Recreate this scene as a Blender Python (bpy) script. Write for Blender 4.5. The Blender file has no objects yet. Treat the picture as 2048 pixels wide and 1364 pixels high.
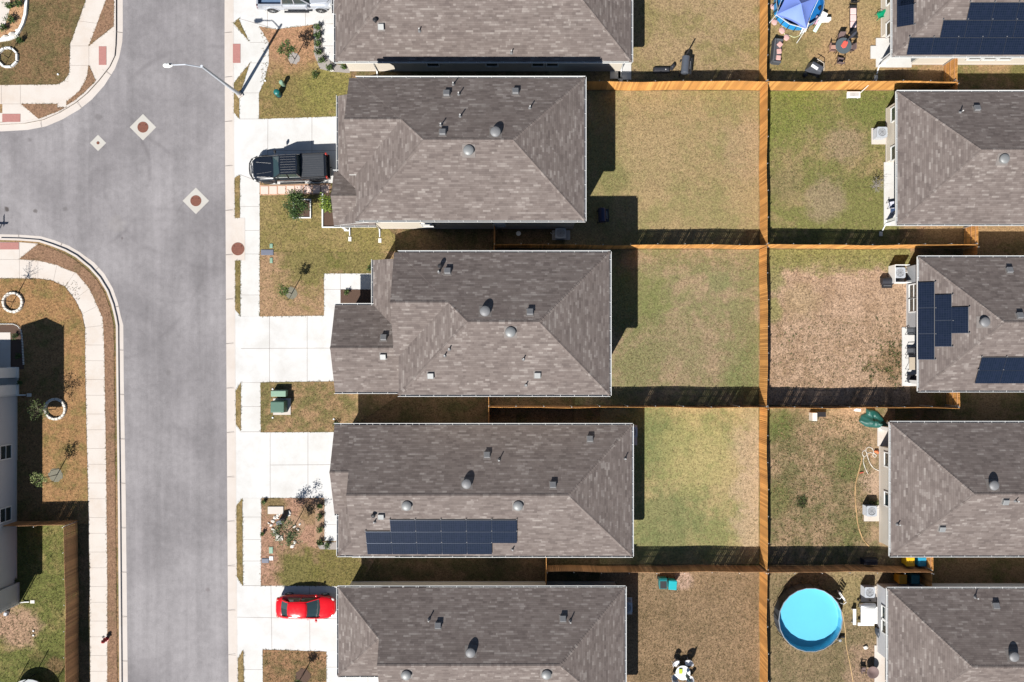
import bpy, bmesh, math, random
from mathutils import Vector, Matrix, noise
random.seed(7)
R = math.radians
SC = bpy.context.scene
COL = SC.collection
# ---------------------------------------------------------------- camera, sky, sun, exposure
S = 26.0                      # photo pixels per metre on the ground
CAMH = 60.0
NX, NY = 1035.0, 718.0        # photo pixel straight below the drone
CX, CY = (NX-1024)/S, (682-NY)/S
cam = bpy.data.cameras.new('camera'); camo = bpy.data.objects.new('camera', cam); COL.objects.link(camo)
camo.location = (CX, CY, CAMH)
cam.sensor_width = 36; cam.lens = 36*CAMH/(2048/S)
cam.shift_x = -CX/(2048/S); cam.shift_y = -CY/(2048/S)
cam.clip_start = 1; cam.clip_end = 6000
SC.camera = camo
SX, SY = .45, .82             # ground shadow of a 1 m post
elev = math.atan(1/math.hypot(SX, SY))
wd = bpy.data.worlds.new('World'); SC.world = wd; wd.use_nodes = True
nt = wd.node_tree; bg = nt.nodes['Background']
sky = nt.nodes.new('ShaderNodeTexSky'); sky.sky_type = 'NISHITA'; sky.sun_disc = False
sky.sun_elevation = elev; sky.sun_rotation = math.atan2(-SX, -SY) % (2*math.pi)
sky.altitude = 200; sky.air_density = 1.0; sky.dust_density = .2; sky.ozone_density = 1.0
nt.links.new(sky.outputs[0], bg.inputs[0]); bg.inputs[1].default_value = .05
sun = bpy.data.lights.new('sun', 'SUN'); suno = bpy.data.objects.new('sun', sun); COL.objects.link(suno)
sun.energy = 5.0; sun.angle = R(.5); sun.color = (1, .965, .91)
suno.rotation_euler = Vector((SX, SY, -1)).to_track_quat('-Z', 'Y').to_euler()
suno.location = (0, 0, 80)
SC.view_settings.view_transform = 'Standard'; SC.view_settings.look = 'None'
SC.view_settings.gamma = 1; SC.view_settings.exposure = .55
SC.cycles.diffuse_bounces = 1
# ---------------------------------------------------------------- coordinates
def G(px, py, z=0.0):         # ground pixel -> world
    return Vector(((px-1024)/S, (682-py)/S, z))
def V(px, py, z):             # where a point of height z stands that the photo shows at this pixel
    k = 1-z/CAMH
    return G(NX+(px-NX)*k, NY+(py-NY)*k, z)
def GP(l): return [G(a, b) for a, b in l]
# ---------------------------------------------------------------- materials
MATS = {}
class NT:
    def __init__(s, name):
        s.m = bpy.data.materials.new(name); s.m.use_nodes = True; s.t = s.m.node_tree
        s.b = s.t.nodes['Principled BSDF']; MATS[name] = s.m
    def n(s, kind, **kw):
        nd = s.t.nodes.new('ShaderNode'+kind)
        for k, v in kw.items():
            if k[0] == '_': nd.inputs[int(k[1:])].default_value = v
            elif k in ('operation', 'blend_type', 'data_type', 'noise_dimensions', 'feature', 'distance'): setattr(nd, k, v)
            else: nd.inputs[k].default_value = v
        return nd
    def l(s, a, b): s.t.links.new(a, b)
    def math(s, op, a, b=None, c=None):
        nd = s.t.nodes.new('ShaderNodeMath'); nd.operation = op
        for i, x in enumerate((a, b, c)):
            if x is None: continue
            if isinstance(x, (int, float)): nd.inputs[i].default_value = x
            else: s.l(x, nd.inputs[i])
        return nd.outputs[0]
    def noise(s, co, scale, detail=4, rough=.6, dist=0):
        nd = s.n('TexNoise'); nd.inputs['Scale'].default_value = scale; nd.inputs['Detail'].default_value = detail
        nd.inputs['Roughness'].default_value = rough; nd.inputs['Distortion'].default_value = dist
        s.l(co, nd.inputs['Vector']); return nd.outputs[0]
    def ramp(s, f, stops):
        nd = s.n('ValToRGB'); e = nd.color_ramp.elements
        while len(e) < len(stops): e.new(.5)
        for i, (p, c) in enumerate(stops):
            e[i].position = p; e[i].color = (*c, 1) if not isinstance(c, (int, float)) else (c, c, c, 1)
        s.l(f, nd.inputs[0]); return nd.outputs[0]
    def mix(s, f, a, b, bt='MIX'):
        nd = s.t.nodes.new('ShaderNodeMix'); nd.data_type = 'RGBA'; nd.blend_type = bt
        for i, x in ((0, f), (6, a), (7, b)):
            if isinstance(x, (int, float)): nd.inputs[i].default_value = x
            elif isinstance(x, tuple): nd.inputs[i].default_value = (*x, 1)
            else: s.l(x, nd.inputs[i])
        return nd.outputs[2]
    def mul(s, col, val):      # colour times value
        nd = s.t.nodes.new('ShaderNodeVectorMath'); nd.operation = 'SCALE'
        s.l(col, nd.inputs[0])
        if isinstance(val, (int, float)): nd.inputs[3].default_value = val
        else: s.l(val, nd.inputs[3])
        return nd.outputs[0]
    def bump(s, h, strength, dist):
        nd = s.n('Bump'); nd.inputs['Strength'].default_value = strength; nd.inputs['Distance'].default_value = dist
        s.l(h, nd.inputs['Height']); s.l(nd.outputs[0], s.b.inputs['Normal'])
    def co(s, which='Object'):
        return s.n('TexCoord').outputs[which]
def plain(name, col, rough=.6, metal=0, var=.12, scale=3, bump=0, spec=.5, emit=None):
    if name in MATS: return MATS[name]
    t = NT(name); c = t.co()
    f = t.noise(c, scale, 5)
    col_ = t.mul(t.mix(0, col, col), t.math('MULTIPLY_ADD', f, 2*var, 1-var))
    t.l(col_, t.b.inputs['Base Color'])
    t.b.inputs['Roughness'].default_value = rough; t.b.inputs['Metallic'].default_value = metal
    t.b.inputs['Specular IOR Level'].default_value = spec
    if bump: t.bump(t.noise(c, scale*6, 3), .4, bump)
    return t.m
def grassmat(name, dry, green, amt=.5, big=.28, soil=None, soil_amt=.0, spots=(), grain=1.0, stripe=0):
    t = NT(name); c = t.co()
    b1 = t.noise(c, big, 5, .62, .3); b2 = t.noise(c, 1.3, 4, .65)
    f = t.math('ADD', t.math('MULTIPLY', b1, .62), t.math('MULTIPLY', b2, .38))
    lo = .5+(.5-amt)*.34
    k = t.ramp(f, [(lo-.065, 0.), (lo+.065, 1.)])
    fine = t.noise(c, 7.5, 5, .8); micro = t.noise(c, 21, 3, .8)
    k2 = t.math('ADD', t.math('MULTIPLY', k, .8), t.math('MULTIPLY', t.math('SUBTRACT', fine, .5), 1.1)); 
    cl = t.n('Clamp'); t.l(k2, cl.inputs[0]); k2 = cl.outputs[0]
    col = t.mix(k2, dry, green)
    # straw and thatch flecks
    fl = t.ramp(t.noise(c, 11, 4, .85, .6), [(.56, 0.), (.68, 1.)])
    col = t.mix(t.math('MULTIPLY', fl, .45*grain), col, tuple(min(1, x*1.75+.02) for x in dry))
    dk = t.ramp(t.noise(c, 5.2, 5, .8, .4), [(.30, 1.), (.44, 0.)])
    col = t.mix(t.math('MULTIPLY', dk, .5*grain), col, tuple(x*.42 for x in green))
    if soil:
        s_ = t.ramp(t.noise(c, .55, 6, .7, .4), [(.62-soil_amt*.3, 0.), (.70-soil_amt*.3, 1.)])
        col = t.mix(t.math('MULTIPLY', s_, .8), col, soil)
    for (px, py, r, scol, st) in spots:
        w = G(px, py); vm = t.n('VectorMath'); vm.operation = 'DISTANCE'; vm.inputs[1].default_value = w
        t.l(c, vm.inputs[0])
        d = t.math('ADD', t.math('DIVIDE', vm.outputs['Value'], r), t.math('MULTIPLY', t.math('SUBTRACT', t.noise(c, .9, 5, .7), .5), 1.6))
        g_ = t.ramp(d, [(.55, st), (1., 0.)])
        col = t.mix(g_, col, scol)
    g3 = t.noise(c, 3.4, 4, .75, .5); val = t.math('ADD', t.math('MULTIPLY_ADD', fine, 3.0*grain, 1-1.5*grain), t.math('MULTIPLY', t.math('SUBTRACT', micro, .5), 2.4*grain)); val = t.math('ADD', val, t.math('MULTIPLY', t.math('SUBTRACT', g3, .5), 1.0*grain))
    val = t.math('MULTIPLY', t.math('MAXIMUM', val, .25), .93)
    col = t.mul(col, val)
    t.l(col, t.b.inputs['Base Color']); t.b.inputs['Roughness'].default_value = .95
    t.b.inputs['Specular IOR Level'].default_value = .1
    h = t.math('ADD', t.math('MULTIPLY', fine, 1.), t.math('MULTIPLY', micro, .5))
    t.bump(h, .7, .05)
    return t.m
def concrete(name, col, stain=.1, warm=(.62, .45, .3), grain=.06):
    t = NT(name); c = t.co()
    a = t.noise(c, .5, 6, .65, .3); b = t.noise(c, 14, 4, .7)
    base = t.mix(t.math('MULTIPLY', t.ramp(a, [(.48, 0.), (.75, 1.)]), stain*2.2), col, warm)
    v = t.math('ADD', t.math('MULTIPLY_ADD', b, grain*2, 1-grain), t.math('MULTIPLY', t.math('SUBTRACT', a, .5), -.25))
    t.l(t.mul(base, v), t.b.inputs['Base Color']); t.b.inputs['Roughness'].default_value = .85
    t.bump(b, .3, .01)
    return t.m
def shingle(name, tint=(.95, .92, .90)):
    t = NT(name); uv = t.n('UVMap').outputs[0]
    sp = t.n('SeparateXYZ'); t.l(uv, sp.inputs[0]); u, v = sp.outputs[0], sp.outputs[1]
    CH = .145
    vr = t.math('DIVIDE', v, CH); row = t.math('FLOOR', vr); fr = t.math('FRACT', vr)
    def cells(w, seed):
        wn = t.n('TexWhiteNoise', noise_dimensions='2D'); cb = t.n('CombineXYZ'); t.l(row, cb.inputs[0]); cb.inputs[1].default_value = seed
        t.l(cb.outputs[0], wn.inputs['Vector'])
        uu = t.math('ADD', t.math('DIVIDE', u, w), t.math('MULTIPLY', wn.outputs['Value'], 17))
        cl = t.math('FLOOR', uu)
        c2 = t.n('CombineXYZ'); t.l(cl, c2.inputs[0]); t.l(row, c2.inputs[1]); w2 = t.n('TexWhiteNoise', noise_dimensions='2D'); t.l(c2.outputs[0], w2.inputs['Vector'])
        return w2.outputs['Value'], uu
    a, _ = cells(.52, 1.3); b, uu = cells(.30, 5.1)
    f = t.math('ADD', t.math('MULTIPLY', a, .68), t.math('MULTIPLY', b, .32))
    big = t.noise(uv, .35, 4, .6)
    f = t.math('ADD', f, t.math('MULTIPLY', t.math('SUBTRACT', big, .5), .5))
    T = lambda c: tuple(x*y for x, y in zip(c, tint))
    col = t.ramp(f, [(.05, T((.122, .102, .096))), (.40, T((.155, .131, .122))), (.72, T((.180, .155, .145))), (.85, T((.222, .197, .185))), (1., T((.265, .24, .225)))])
    hue = t.noise(uv, .5, 3, .5)
    col = t.mix(t.ramp(hue, [(.45, 0.), (.7, .55)]), col, t.mul(col, 1.0))
    gr = t.noise(uv, 45, 2, .7)
    col = t.mul(col, t.math('MULTIPLY_ADD', gr, .36, .82))
    stain = t.noise(uv, .9, 6, .7)
    col = t.mul(col, t.math('MULTIPLY_ADD', stain, .5, .75))
    edge = t.ramp(fr, [(.0, .62), (.16, 1.)])       # shadow line at each course, painted into the colour
    col = t.mul(col, edge)
    t.l(col, t.b.inputs['Base Color']); t.b.inputs['Roughness'].default_value = .9; t.b.inputs['Specular IOR Level'].default_value = .25
    h = t.math('ADD', t.math('SUBTRACT', 1., fr), t.math('MULTIPLY', b, .5))
    t.bump(h, .35, .003)
    return t.m
def woodmat(name, c1, c2):
    t = NT(name); g = t.n('NewGeometry'); c = t.co()
    mp = t.n('Mapping'); mp.inputs['Scale'].default_value = (7, 7, .5); t.l(c, mp.inputs[0])
    a = t.noise(mp.outputs[0], 2.0, 4, .6); rnd = g.outputs['Random Per Island']
    col = t.mix(t.math('ADD', t.math('MULTIPLY', a, .6), t.math('MULTIPLY', rnd, .4)), c1, c2)
    big = t.noise(c, .3, 3, .6)
    col = t.mul(col, t.math('MULTIPLY', t.math('MULTIPLY_ADD', rnd, .4, .8), t.math('MULTIPLY_ADD', big, .7, .65)))
    t.l(col, t.b.inputs['Base Color']); t.b.inputs['Roughness'].default_value = .75
    return t.m
def leafmat(name, c1, c2, trans=.25):
    t = NT(name); g = t.n('NewGeometry')
    col = t.mix(g.outputs['Random Per Island'], c1, c2)
    t.l(col, t.b.inputs['Base Color']); t.b.inputs['Roughness'].default_value = .6
    t.b.inputs['Specular IOR Level'].default_value = .3
    return t.m
def glass(name, col=(.03, .045, .05)):
    if name in MATS: return MATS[name]
    t = NT(name); t.b.inputs['Base Color'].default_value = (*col, 1); t.b.inputs['Roughness'].default_value = .04
    t.b.inputs['Specular IOR Level'].default_value = .8; t.b.inputs['Coat Weight'].default_value = .5
    return t.m
def paint(name, col, metal=.0, rough=.25):
    if name in MATS: return MATS[name]
    t = NT(name); c = t.co(); n_ = t.noise(c, 2.2, 4, .6)
    t.l(t.mul(t.mix(0, col, col), t.math('MULTIPLY_ADD', n_, .2, .9)), t.b.inputs['Base Color'])
    t.l(t.math('MULTIPLY_ADD', t.noise(c, 6, 4), .2, rough-.1), t.b.inputs['Roughness'])
    t.b.inputs['Metallic'].default_value = metal; t.b.inputs['Coat Weight'].default_value = .7; t.b.inputs['Coat Roughness'].default_value = .08
    return t.m
# ---------------------------------------------------------------- mesh builder
def rotz(p, a, c=(0, 0)):
    x, y = p[0]-c[0], p[1]-c[1]
    return Vector((c[0]+x*math.cos(a)-y*math.sin(a), c[1]+x*math.sin(a)+y*math.cos(a), p[2]))
class MB:
    def __init__(s): s.v = []; s.f = []; s.m = []; s.uv = {}
    def poly(s, pts, m=0, uv=None):
        i = len(s.v); s.v += [Vector(p) for p in pts]; s.f.append(tuple(range(i, i+len(pts)))); s.m.append(m)
        if uv: s.uv[len(s.f)-1] = uv
        return s
    def box(s, c, d, rz=0, m=0, top=(1, 1), R3=None, shift=(0, 0)):
        i = len(s.v); hx, hy, hz = d[0]/2, d[1]/2, d[2]/2
        for z, kx, ky, ox, oy in ((-hz, 1, 1, 0, 0), (hz, top[0], top[1], *shift)):
            for x, y in ((-1, -1), (1, -1), (1, 1), (-1, 1)):
                p = Vector((x*hx*kx+ox, y*hy*ky+oy, z))
                if R3: p = R3 @ p
                elif rz: p = rotz(p, rz)
                s.v.append(p+Vector(c))
        for q in ((3, 2, 1, 0), (4, 5, 6, 7), (0, 1, 5, 4), (1, 2, 6, 5), (2, 3, 7, 6), (3, 0, 4, 7)):
            s.f.append(tuple(i+k for k in q)); s.m.append(m)
        return s
    def prism(s, pts, z0, z1, m=0, ms=None, bottom=True):
        a = sum(pts[k][0]*pts[(k+1) % len(pts)][1]-pts[(k+1) % len(pts)][0]*pts[k][1] for k in range(len(pts)))
        if a < 0: pts = pts[::-1]
        n = len(pts); i = len(s.v)
        s.v += [Vector((p[0], p[1], z0)) for p in pts]+[Vector((p[0], p[1], z1)) for p in pts]
        if bottom: s.f.append(tuple(i+k for k in range(n))[::-1]); s.m.append(m)
        s.f.append(tuple(i+n+k for k in range(n))); s.m.append(m)
        for k in range(n):
            j = (k+1) % n; s.f.append((i+k, i+j, i+n+j, i+n+k)); s.m.append(m if ms is None else ms)
        return s
    def tube(s, pts, r, n=6, m=0, cap=True):
        pts = [Vector(p) for p in pts]; L = len(pts)
        rr = r if isinstance(r, (list, tuple)) else [r]*L
        i = len(s.v)
        for k, p in enumerate(pts):
            d = (pts[min(k+1, L-1)]-pts[max(k-1, 0)]).normalized()
            a = d.cross(Vector((0, 0, 1)));  a = a.normalized() if a.length > 1e-3 else Vector((1, 0, 0))
            b = d.cross(a).normalized()
            for j in range(n):
                t = 2*math.pi*j/n; s.v.append(p+(a*math.cos(t)+b*math.sin(t))*rr[k])
        for k in range(L-1):
            for j in range(n):
                j2 = (j+1) % n; s.f.append((i+k*n+j, i+k*n+j2, i+(k+1)*n+j2, i+(k+1)*n+j)); s.m.append(m)
        if cap:
            s.f.append(tuple(i+j for j in range(n))[::-1]); s.m.append(m)
            s.f.append(tuple(i+(L-1)*n+j for j in range(n))); s.m.append(m)
        return s
    def lathe(s, prof, n=20, c=(0, 0, 0), m=0, axis='z', sq=(1, 1), rz=0):
        i = len(s.v); L = len(prof)
        for r, z in prof:
            for j in range(n):
                t = 2*math.pi*j/n+rz; x, y = r*math.cos(t)*sq[0], r*math.sin(t)*sq[1]
                p = (x, y, z) if axis == 'z' else ((x, z, y) if axis == 'y' else (z, x, y))
                s.v.append(Vector(p)+Vector(c))
        for k in range(L-1):
            for j in range(n):
                j2 = (j+1) % n; s.f.append((i+k*n+j, i+k*n+j2, i+(k+1)*n+j2, i+(k+1)*n+j)); s.m.append(m)
        s.f.append(tuple(i+j for j in range(n))[::-1]); s.m.append(m)
        s.f.append(tuple(i+(L-1)*n+j for j in range(n))); s.m.append(m)
        return s
    def blob(s, c, r, m=0, jit=.25, sub=1, sq=(1, 1, 1), seed=0):
        b = bmesh.new(); bmesh.ops.create_icosphere(b, subdivisions=sub, radius=1); i = len(s.v)
        rs = random.Random(seed)
        for v in b.verts:
            k = 1+jit*(noise.noise(v.co*1.7+Vector((seed*3.1, seed, 0)))*2); s.v.append(Vector((v.co.x*r*sq[0]*k, v.co.y*r*sq[1]*k, v.co.z*r*sq[2]*k))+Vector(c))
        for f in b.faces: s.f.append(tuple(i+v.index for v in f.verts)); s.m.append(m)
        b.free(); return s
    def strip(s, pts, w, z0, z1, m=0, closed=False):      # a band of constant width along a line
        n = len(pts); L = []; Q = []
        for k in range(n):
            a = pts[(k-1) % n] if closed or k > 0 else pts[k]; b = pts[(k+1) % n] if closed or k < n-1 else pts[k]
            d = Vector((b[0]-a[0], b[1]-a[1])).normalized(); nn = Vector((-d.y, d.x))*w/2
            L.append((pts[k][0]+nn.x, pts[k][1]+nn.y)); Q.append((pts[k][0]-nn.x, pts[k][1]-nn.y))
        for k in range(n if closed else n-1):
            j = (k+1) % n; s.prism([L[k], L[j], Q[j], Q[k]], z0, z1, m)
        return s
    def build(s, name, mats, parent=None, smooth=False, bevel=0, sub=0, off=None, solid=0):
        me = bpy.data.meshes.new(name); vv = [v-off for v in s.v] if off is not None else s.v
        me.from_pydata([tuple(v) for v in vv], [], s.f)
        mats = mats if isinstance(mats, (list, tuple)) else [mats]
        for x in mats: me.materials.append(x)
        me.polygons.foreach_set('material_index', s.m)
        if s.uv:
            ul = me.uv_layers.new(name='UVMap')
            for fi, uvs in s.uv.items():
                st = me.polygons[fi].loop_start
                for k, c in enumerate(uvs): ul.data[st+k].uv = c
        if smooth:
            me.polygons.foreach_set('use_smooth', [True]*len(me.polygons))
            me.set_sharp_from_angle(angle=R(smooth if smooth > 1 else 40))
        me.update()
        o = bpy.data.objects.new(name, me); COL.objects.link(o)
        if parent: o.parent = parent
        if solid: md = o.modifiers.new('t', 'SOLIDIFY'); md.thickness = solid
        if bevel: md = o.modifiers.new('b', 'BEVEL'); md.width = bevel; md.segments = 2; md.limit_method = 'ANGLE'
        if sub: md = o.modifiers.new('s', 'SUBSURF'); md.levels = md.render_levels = sub
        return o
def tag(o, label=None, cat=None, group=None, kind=None):
    if label: o['label'] = label
    if cat: o['category'] = cat
    if group: o['group'] = group
    if kind: o['kind'] = kind
    return o
def thing(name, loc, label, cat, group=None, rz=0):
    o = bpy.data.objects.new(name, None); COL.objects.link(o); o.location = loc; o.rotation_euler.z = rz
    o.empty_display_size = .2
    return tag(o, label, cat, group)
def struct(name, mb, mats, **k): return tag(mb.build(name, mats, **k), kind='structure')
def copy_tree(o, parent=None):
    c = o.copy(); COL.objects.link(c)
    if parent: c.parent = parent
    for ch in list(o.children): copy_tree(ch, c)
    return c
def dup(o, loc, rz, label, group=None):
    c = copy_tree(o); c.location = loc; c.rotation_euler.z = rz; c['label'] = label
    if group: c['group'] = group
    return c
# ---------------------------------------------------------------- the shared materials
M_ASPH = None
def asphalt():
    t = NT('asphalt'); c = t.co()
    a = t.noise(c, .12, 5, .6, .4); b = t.noise(c, 16, 5, .8); 
    mp = t.n('Mapping'); mp.inputs['Scale'].default_value = (.9, .035, 1); t.l(c, mp.inputs[0]); st = t.noise(mp.outputs[0], 1.0, 5, .65)
    col = t.ramp(a, [(.38, (.182, .170, .175)), (.62, (.252, .237, .242))])
    m3 = t.noise(c, 2.2, 5, .75); v = t.math('ADD', t.math('MULTIPLY_ADD', b, .95, .525), t.math('ADD', t.math('MULTIPLY', t.math('SUBTRACT', st, .5), .75), t.math('MULTIPLY', t.math('SUBTRACT', m3, .5), .62)))
    col = t.mul(col, v)
    dk = t.ramp(t.noise(c, 1.1, 3, .5), [(.80, 0.), (.86, 1.)])
    sp = t.ramp(t.noise(c, 3.1, 2, .5), [(.82, 0.), (.86, 1.)])
    col = t.mix(t.math('MULTIPLY', sp, .6), col, (.07, .06, .06))
    # seams and tyre scuffs
    w = t.n('TexVoronoi', feature='DISTANCE_TO_EDGE'); mp2 = t.n('Mapping'); mp2.inputs['Scale'].default_value = (.11, .05, 1); 
    t.l(c, mp2.inputs[0]); t.l(mp2.outputs[0], w.inputs['Vector'])
    ck = t.ramp(w.outputs['Distance'], [(.0, 1.), (.006, 0.)])
    col = t.mix(t.math('MULTIPLY', ck, .18), col, (.09, .08, .085))
    for (px, py, r, wd_, st_) in ((150, 330, 6.2, .22, .35), (430, 300, 8.5, .25, .22), (180, 470, 9.5, .2, .22), (330, 560, 6.0, .18, .2), (470, 470, 4.6, .12, .25)):
        vm = t.n('VectorMath'); vm.operation = 'DISTANCE'; vm.inputs[1].default_value = G(px, py); 
        cc = t.n('VectorMath'); cc.operation = 'ADD'; t.l(c, cc.inputs[0]); nn = t.n('TexNoise'); nn.inputs['Scale'].default_value = .25; t.l(c, nn.inputs['Vector']); t.l(nn.outputs[1], cc.inputs[1])
        t.l(cc.outputs[0], vm.inputs[0])
        d = t.math('ABSOLUTE', t.math('SUBTRACT', vm.outputs['Value'], r))
        k = t.ramp(t.math('DIVIDE', d, wd_), [(.2, 1.), (1., 0.)])
        br = t.ramp(t.noise(c, .3, 3, .6), [(.45, 0.), (.6, 1.)])
        col = t.mix(t.math('MULTIPLY', t.math('MULTIPLY', k, br), st_), col, (.10, .09, .095))
    for (px, py, r_, oc, st_) in ((11, 418, .26, (.06, .05, .045), .85), (69, 421, .22, (.08, .07, .065), .7), (57, 278, .25, (.10, .09, .09), .5), (195, 233, .35, (.12, .11, .11), .5), (243, 476, .16, (.05, .03, .03), .8), (232, 447, .8, (.29, .27, .26), .3), (129, 417, .25, (.11, .10, .10), .5), (335, 745, .3, (.12, .11, .11), .4), (414, 1180, .25, (.12, .10, .10), .5), (348, 1272, .12, (.06, .04, .04), .8)):
        vm = t.n('VectorMath'); vm.operation = 'DISTANCE'; vm.inputs[1].default_value = G(px, py); t.l(c, vm.inputs[0])
        d = t.math('ADD', t.math('DIVIDE', vm.outputs['Value'], r_), t.math('MULTIPLY', t.math('SUBTRACT', t.noise(c, 2.5, 3), .5), 1.2))
        col = t.mix(t.ramp(d, [(.6, st_), (1., 0.)]), col, oc)
    t.l(col, t.b.inputs['Base Color']); t.b.inputs['Roughness'].default_value = .85; t.b.inputs['Specular IOR Level'].default_value = .3
    t.bump(b, .4, .01)
    return t.m
ASPH = asphalt()
CONC = concrete('driveway_concrete', (.56, .552, .54), .18, (.44, .405, .36), .09)
WALK = concrete('sidewalk_concrete', (.54, .49, .445), .16, (.52, .38, .27), .08)
WALKR = concrete('pale_sidewalk_concrete', (.55, .54, .52), .16, (.46, .41, .35), .09)
CURB = concrete('curb_concrete', (.52, .47, .43), .12, (.5, .40, .32))
JOINT = plain('joint_dirt', (.20, .16, .14), .9)
WHITE = plain('white_paint', (.78, .78, .76), .45, var=.06)
CREAM = plain('cream_wall', (.62, .56, .47), .85, var=.06, scale=2, bump=.004)
CREAM2 = plain('beige_wall', (.56, .51, .44), .85, var=.06, scale=2, bump=.004)
GREYW = plain('grey_wall', (.36, .37, .38), .85, var=.05, scale=2, bump=.004)
BLUEW = plain('pale_grey_wall', (.52, .53, .55), .8, var=.05, scale=2, bump=.004)
DKMET = plain('dark_metal', (.03, .03, .033), .45, .3)
GALV = plain('galvanised_steel', (.55, .56, .57), .4, .7, var=.1)
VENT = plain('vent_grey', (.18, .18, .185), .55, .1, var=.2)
VENTL = plain('vent_sunlit_tone', (.23, .235, .235), .5, .2, var=.15)  # lighter copy for south-facing roof slopes, sunlight put into the colour
BLACK = plain('black_rubber', (.018, .018, .02), .7)
GLASS = glass('window_glass'); 
SHINGLE = shingle('roof_shingles')
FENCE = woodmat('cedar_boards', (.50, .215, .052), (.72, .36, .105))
FENCE2 = woodmat('brown_cedar_boards', (.30, .15, .06), (.42, .22, .10))  # darker, browner boards for some fences and all rails
SOLAR = None
def solar_mat():
    t = NT('solar_cells'); uv = t.n('UVMap').outputs[0]
    br = t.n('TexBrick'); br.offset = 0; br.inputs['Scale'].default_value = 1; br.inputs['Brick Width'].default_value = .165; br.inputs['Row Height'].default_value = .165
    br.inputs['Mortar Size'].default_value = .008; t.l(uv, br.inputs['Vector'])
    br.inputs['Color1'].default_value = (.006, .011, .024, 1); br.inputs['Color2'].default_value = (.009, .014, .031, 1); br.inputs['Mortar'].default_value = (.02, .027, .045, 1)
    t.l(br.outputs[0], t.b.inputs['Base Color']); t.b.inputs['Roughness'].default_value = .22; t.b.inputs['Specular IOR Level'].default_value = .5
    return t.m
SOLAR = solar_mat()
LEAF = leafmat('leaves_green', (.045, .085, .018), (.12, .17, .04))
LEAFD = leafmat('leaves_dark', (.022, .05, .018), (.06, .10, .03))
LEAFY = leafmat('leaves_bright', (.10, .16, .02), (.26, .33, .05))
BARK = plain('bark', (.10, .075, .055), .9, var=.3, scale=8)
BAREW = plain('bare_twigs', (.30, .27, .24), .9, var=.2, scale=8)
MULCH = plain('mulch', (.085, .05, .035), .95, var=.5, scale=18, bump=.02)
GRAVEL = plain('grey_gravel', (.30, .27, .25), .95, var=.7, scale=22, bump=.02)
STONE = plain('white_limestone', (.66, .62, .56), .8, var=.2, scale=6, bump=.01)
# ---------------------------------------------------------------- ground, road, kerbs
BASEG = grassmat('rough_grass', (.30, .19, .10), (.11, .115, .035), .45, .3, soil=(.32, .19, .11), soil_amt=.2)
NWA = [(244, -60), (244, 60), (243, 83), (237, 113), (228, 137), (207, 170), (182, 198), (157, 218), (123, 238), (90, 252), (53, 259), (0, 262)]
NWC = [(232, -60), (232, 60), (231, 90), (229, 112), (219, 133), (197, 161), (174, 186), (151, 205), (118, 225), (86, 239), (50, 246), (0, 249)]
SWA = [(0, 468), (39, 469), (80, 472), (107, 480), (136, 491), (158, 504), (187, 525), (207, 547), (224, 576), (234, 605), (240, 632), (245, 650), (246, 760), (250, 1000), (254, 1364), (255, 1420)]
SWC = [(0, 480), (39, 481), (78, 484), (103, 492), (129, 502), (151, 514), (178, 536), (197, 557), (213, 583), (223, 610), (229, 635), (232, 652), (233, 760), (236, 1000), (239, 1364), (240, 1420)]
EA = [(448, -60), (448, 100), (449, 300), (450, 450), (452, 800), (454, 1100), (456, 1364), (457, 1420)]
EC = [(464, -60), (464, 100), (465, 300), (466, 450), (468, 800), (470, 1100), (472, 1364), (473, 1420)]
FAR = 20000
g = MB()
g.poly([G(-FAR*2, -FAR*2, -.2), G(FAR*2, -FAR*2, -.2), G(FAR*2, FAR*2, -.2), G(-FAR*2, FAR*2, -.2)][::-1])
g.prism(GP([(464, -FAR)]+EC+[(473, FAR), (FAR, FAR), (FAR, -FAR)]), -.19, 0)
g.prism(GP([(-FAR, -FAR), (232, -FAR)]+NWC+[(-FAR, 249)]), -.19, 0)
g.prism(GP([(-FAR, 480)]+SWC+[(240, FAR), (-FAR, FAR)]), -.19, 0)
struct('ground', g, BASEG)
r = MB(); r.poly(GP([(244, -FAR)]+NWA+[(-FAR, 262), (-FAR, 468)]+SWA+[(255, FAR), (457, FAR)]+EA[::-1]+[(448, -FAR)])[::-1])
for i, v in enumerate(r.v): v.z = -.12
struct('road', r, ASPH)
k = MB()
def gutter(A, C, ext):
    (a0, c0), (a1, c1) = ext
    A = [a0]+A+[a1]; C = [c0]+C+[c1]
    for i in range(len(A)-1):
        k.poly([G(*A[i], -.116), G(*A[i+1], -.116), G(*C[i+1], -.10), G(*C[i], -.10)])
gutter(NWA, NWC, (((244, -3000), (232, -3000)), ((-3000, 262), (-3000, 249))))
gutter(SWA, SWC, (((-3000, 468), (-3000, 480)), ((255, 4000), (240, 4000))))
gutter(EA, EC, (((448, -3000), (464, -3000)), ((457, 4000), (473, 4000))))
def inset(C, w):     # kerb top: from the kerb face inward
    out = []
    for i, p in enumerate(C):
        a, b = C[max(i-1, 0)], C[min(i+1, len(C)-1)]
        d = Vector((b[0]-a[0], b[1]-a[1])).normalized(); out.append((p[0]-d.y*w, p[1]+d.x*w))
    return out
for C, w in ((NWC, 4), (SWC, -4), (EC, -3.5)):
    I = inset(C, w)
    for i in range(len(C)-1):
        k.prism(GP([C[i], C[i+1], I[i+1], I[i]]), -.15, .022)
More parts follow.
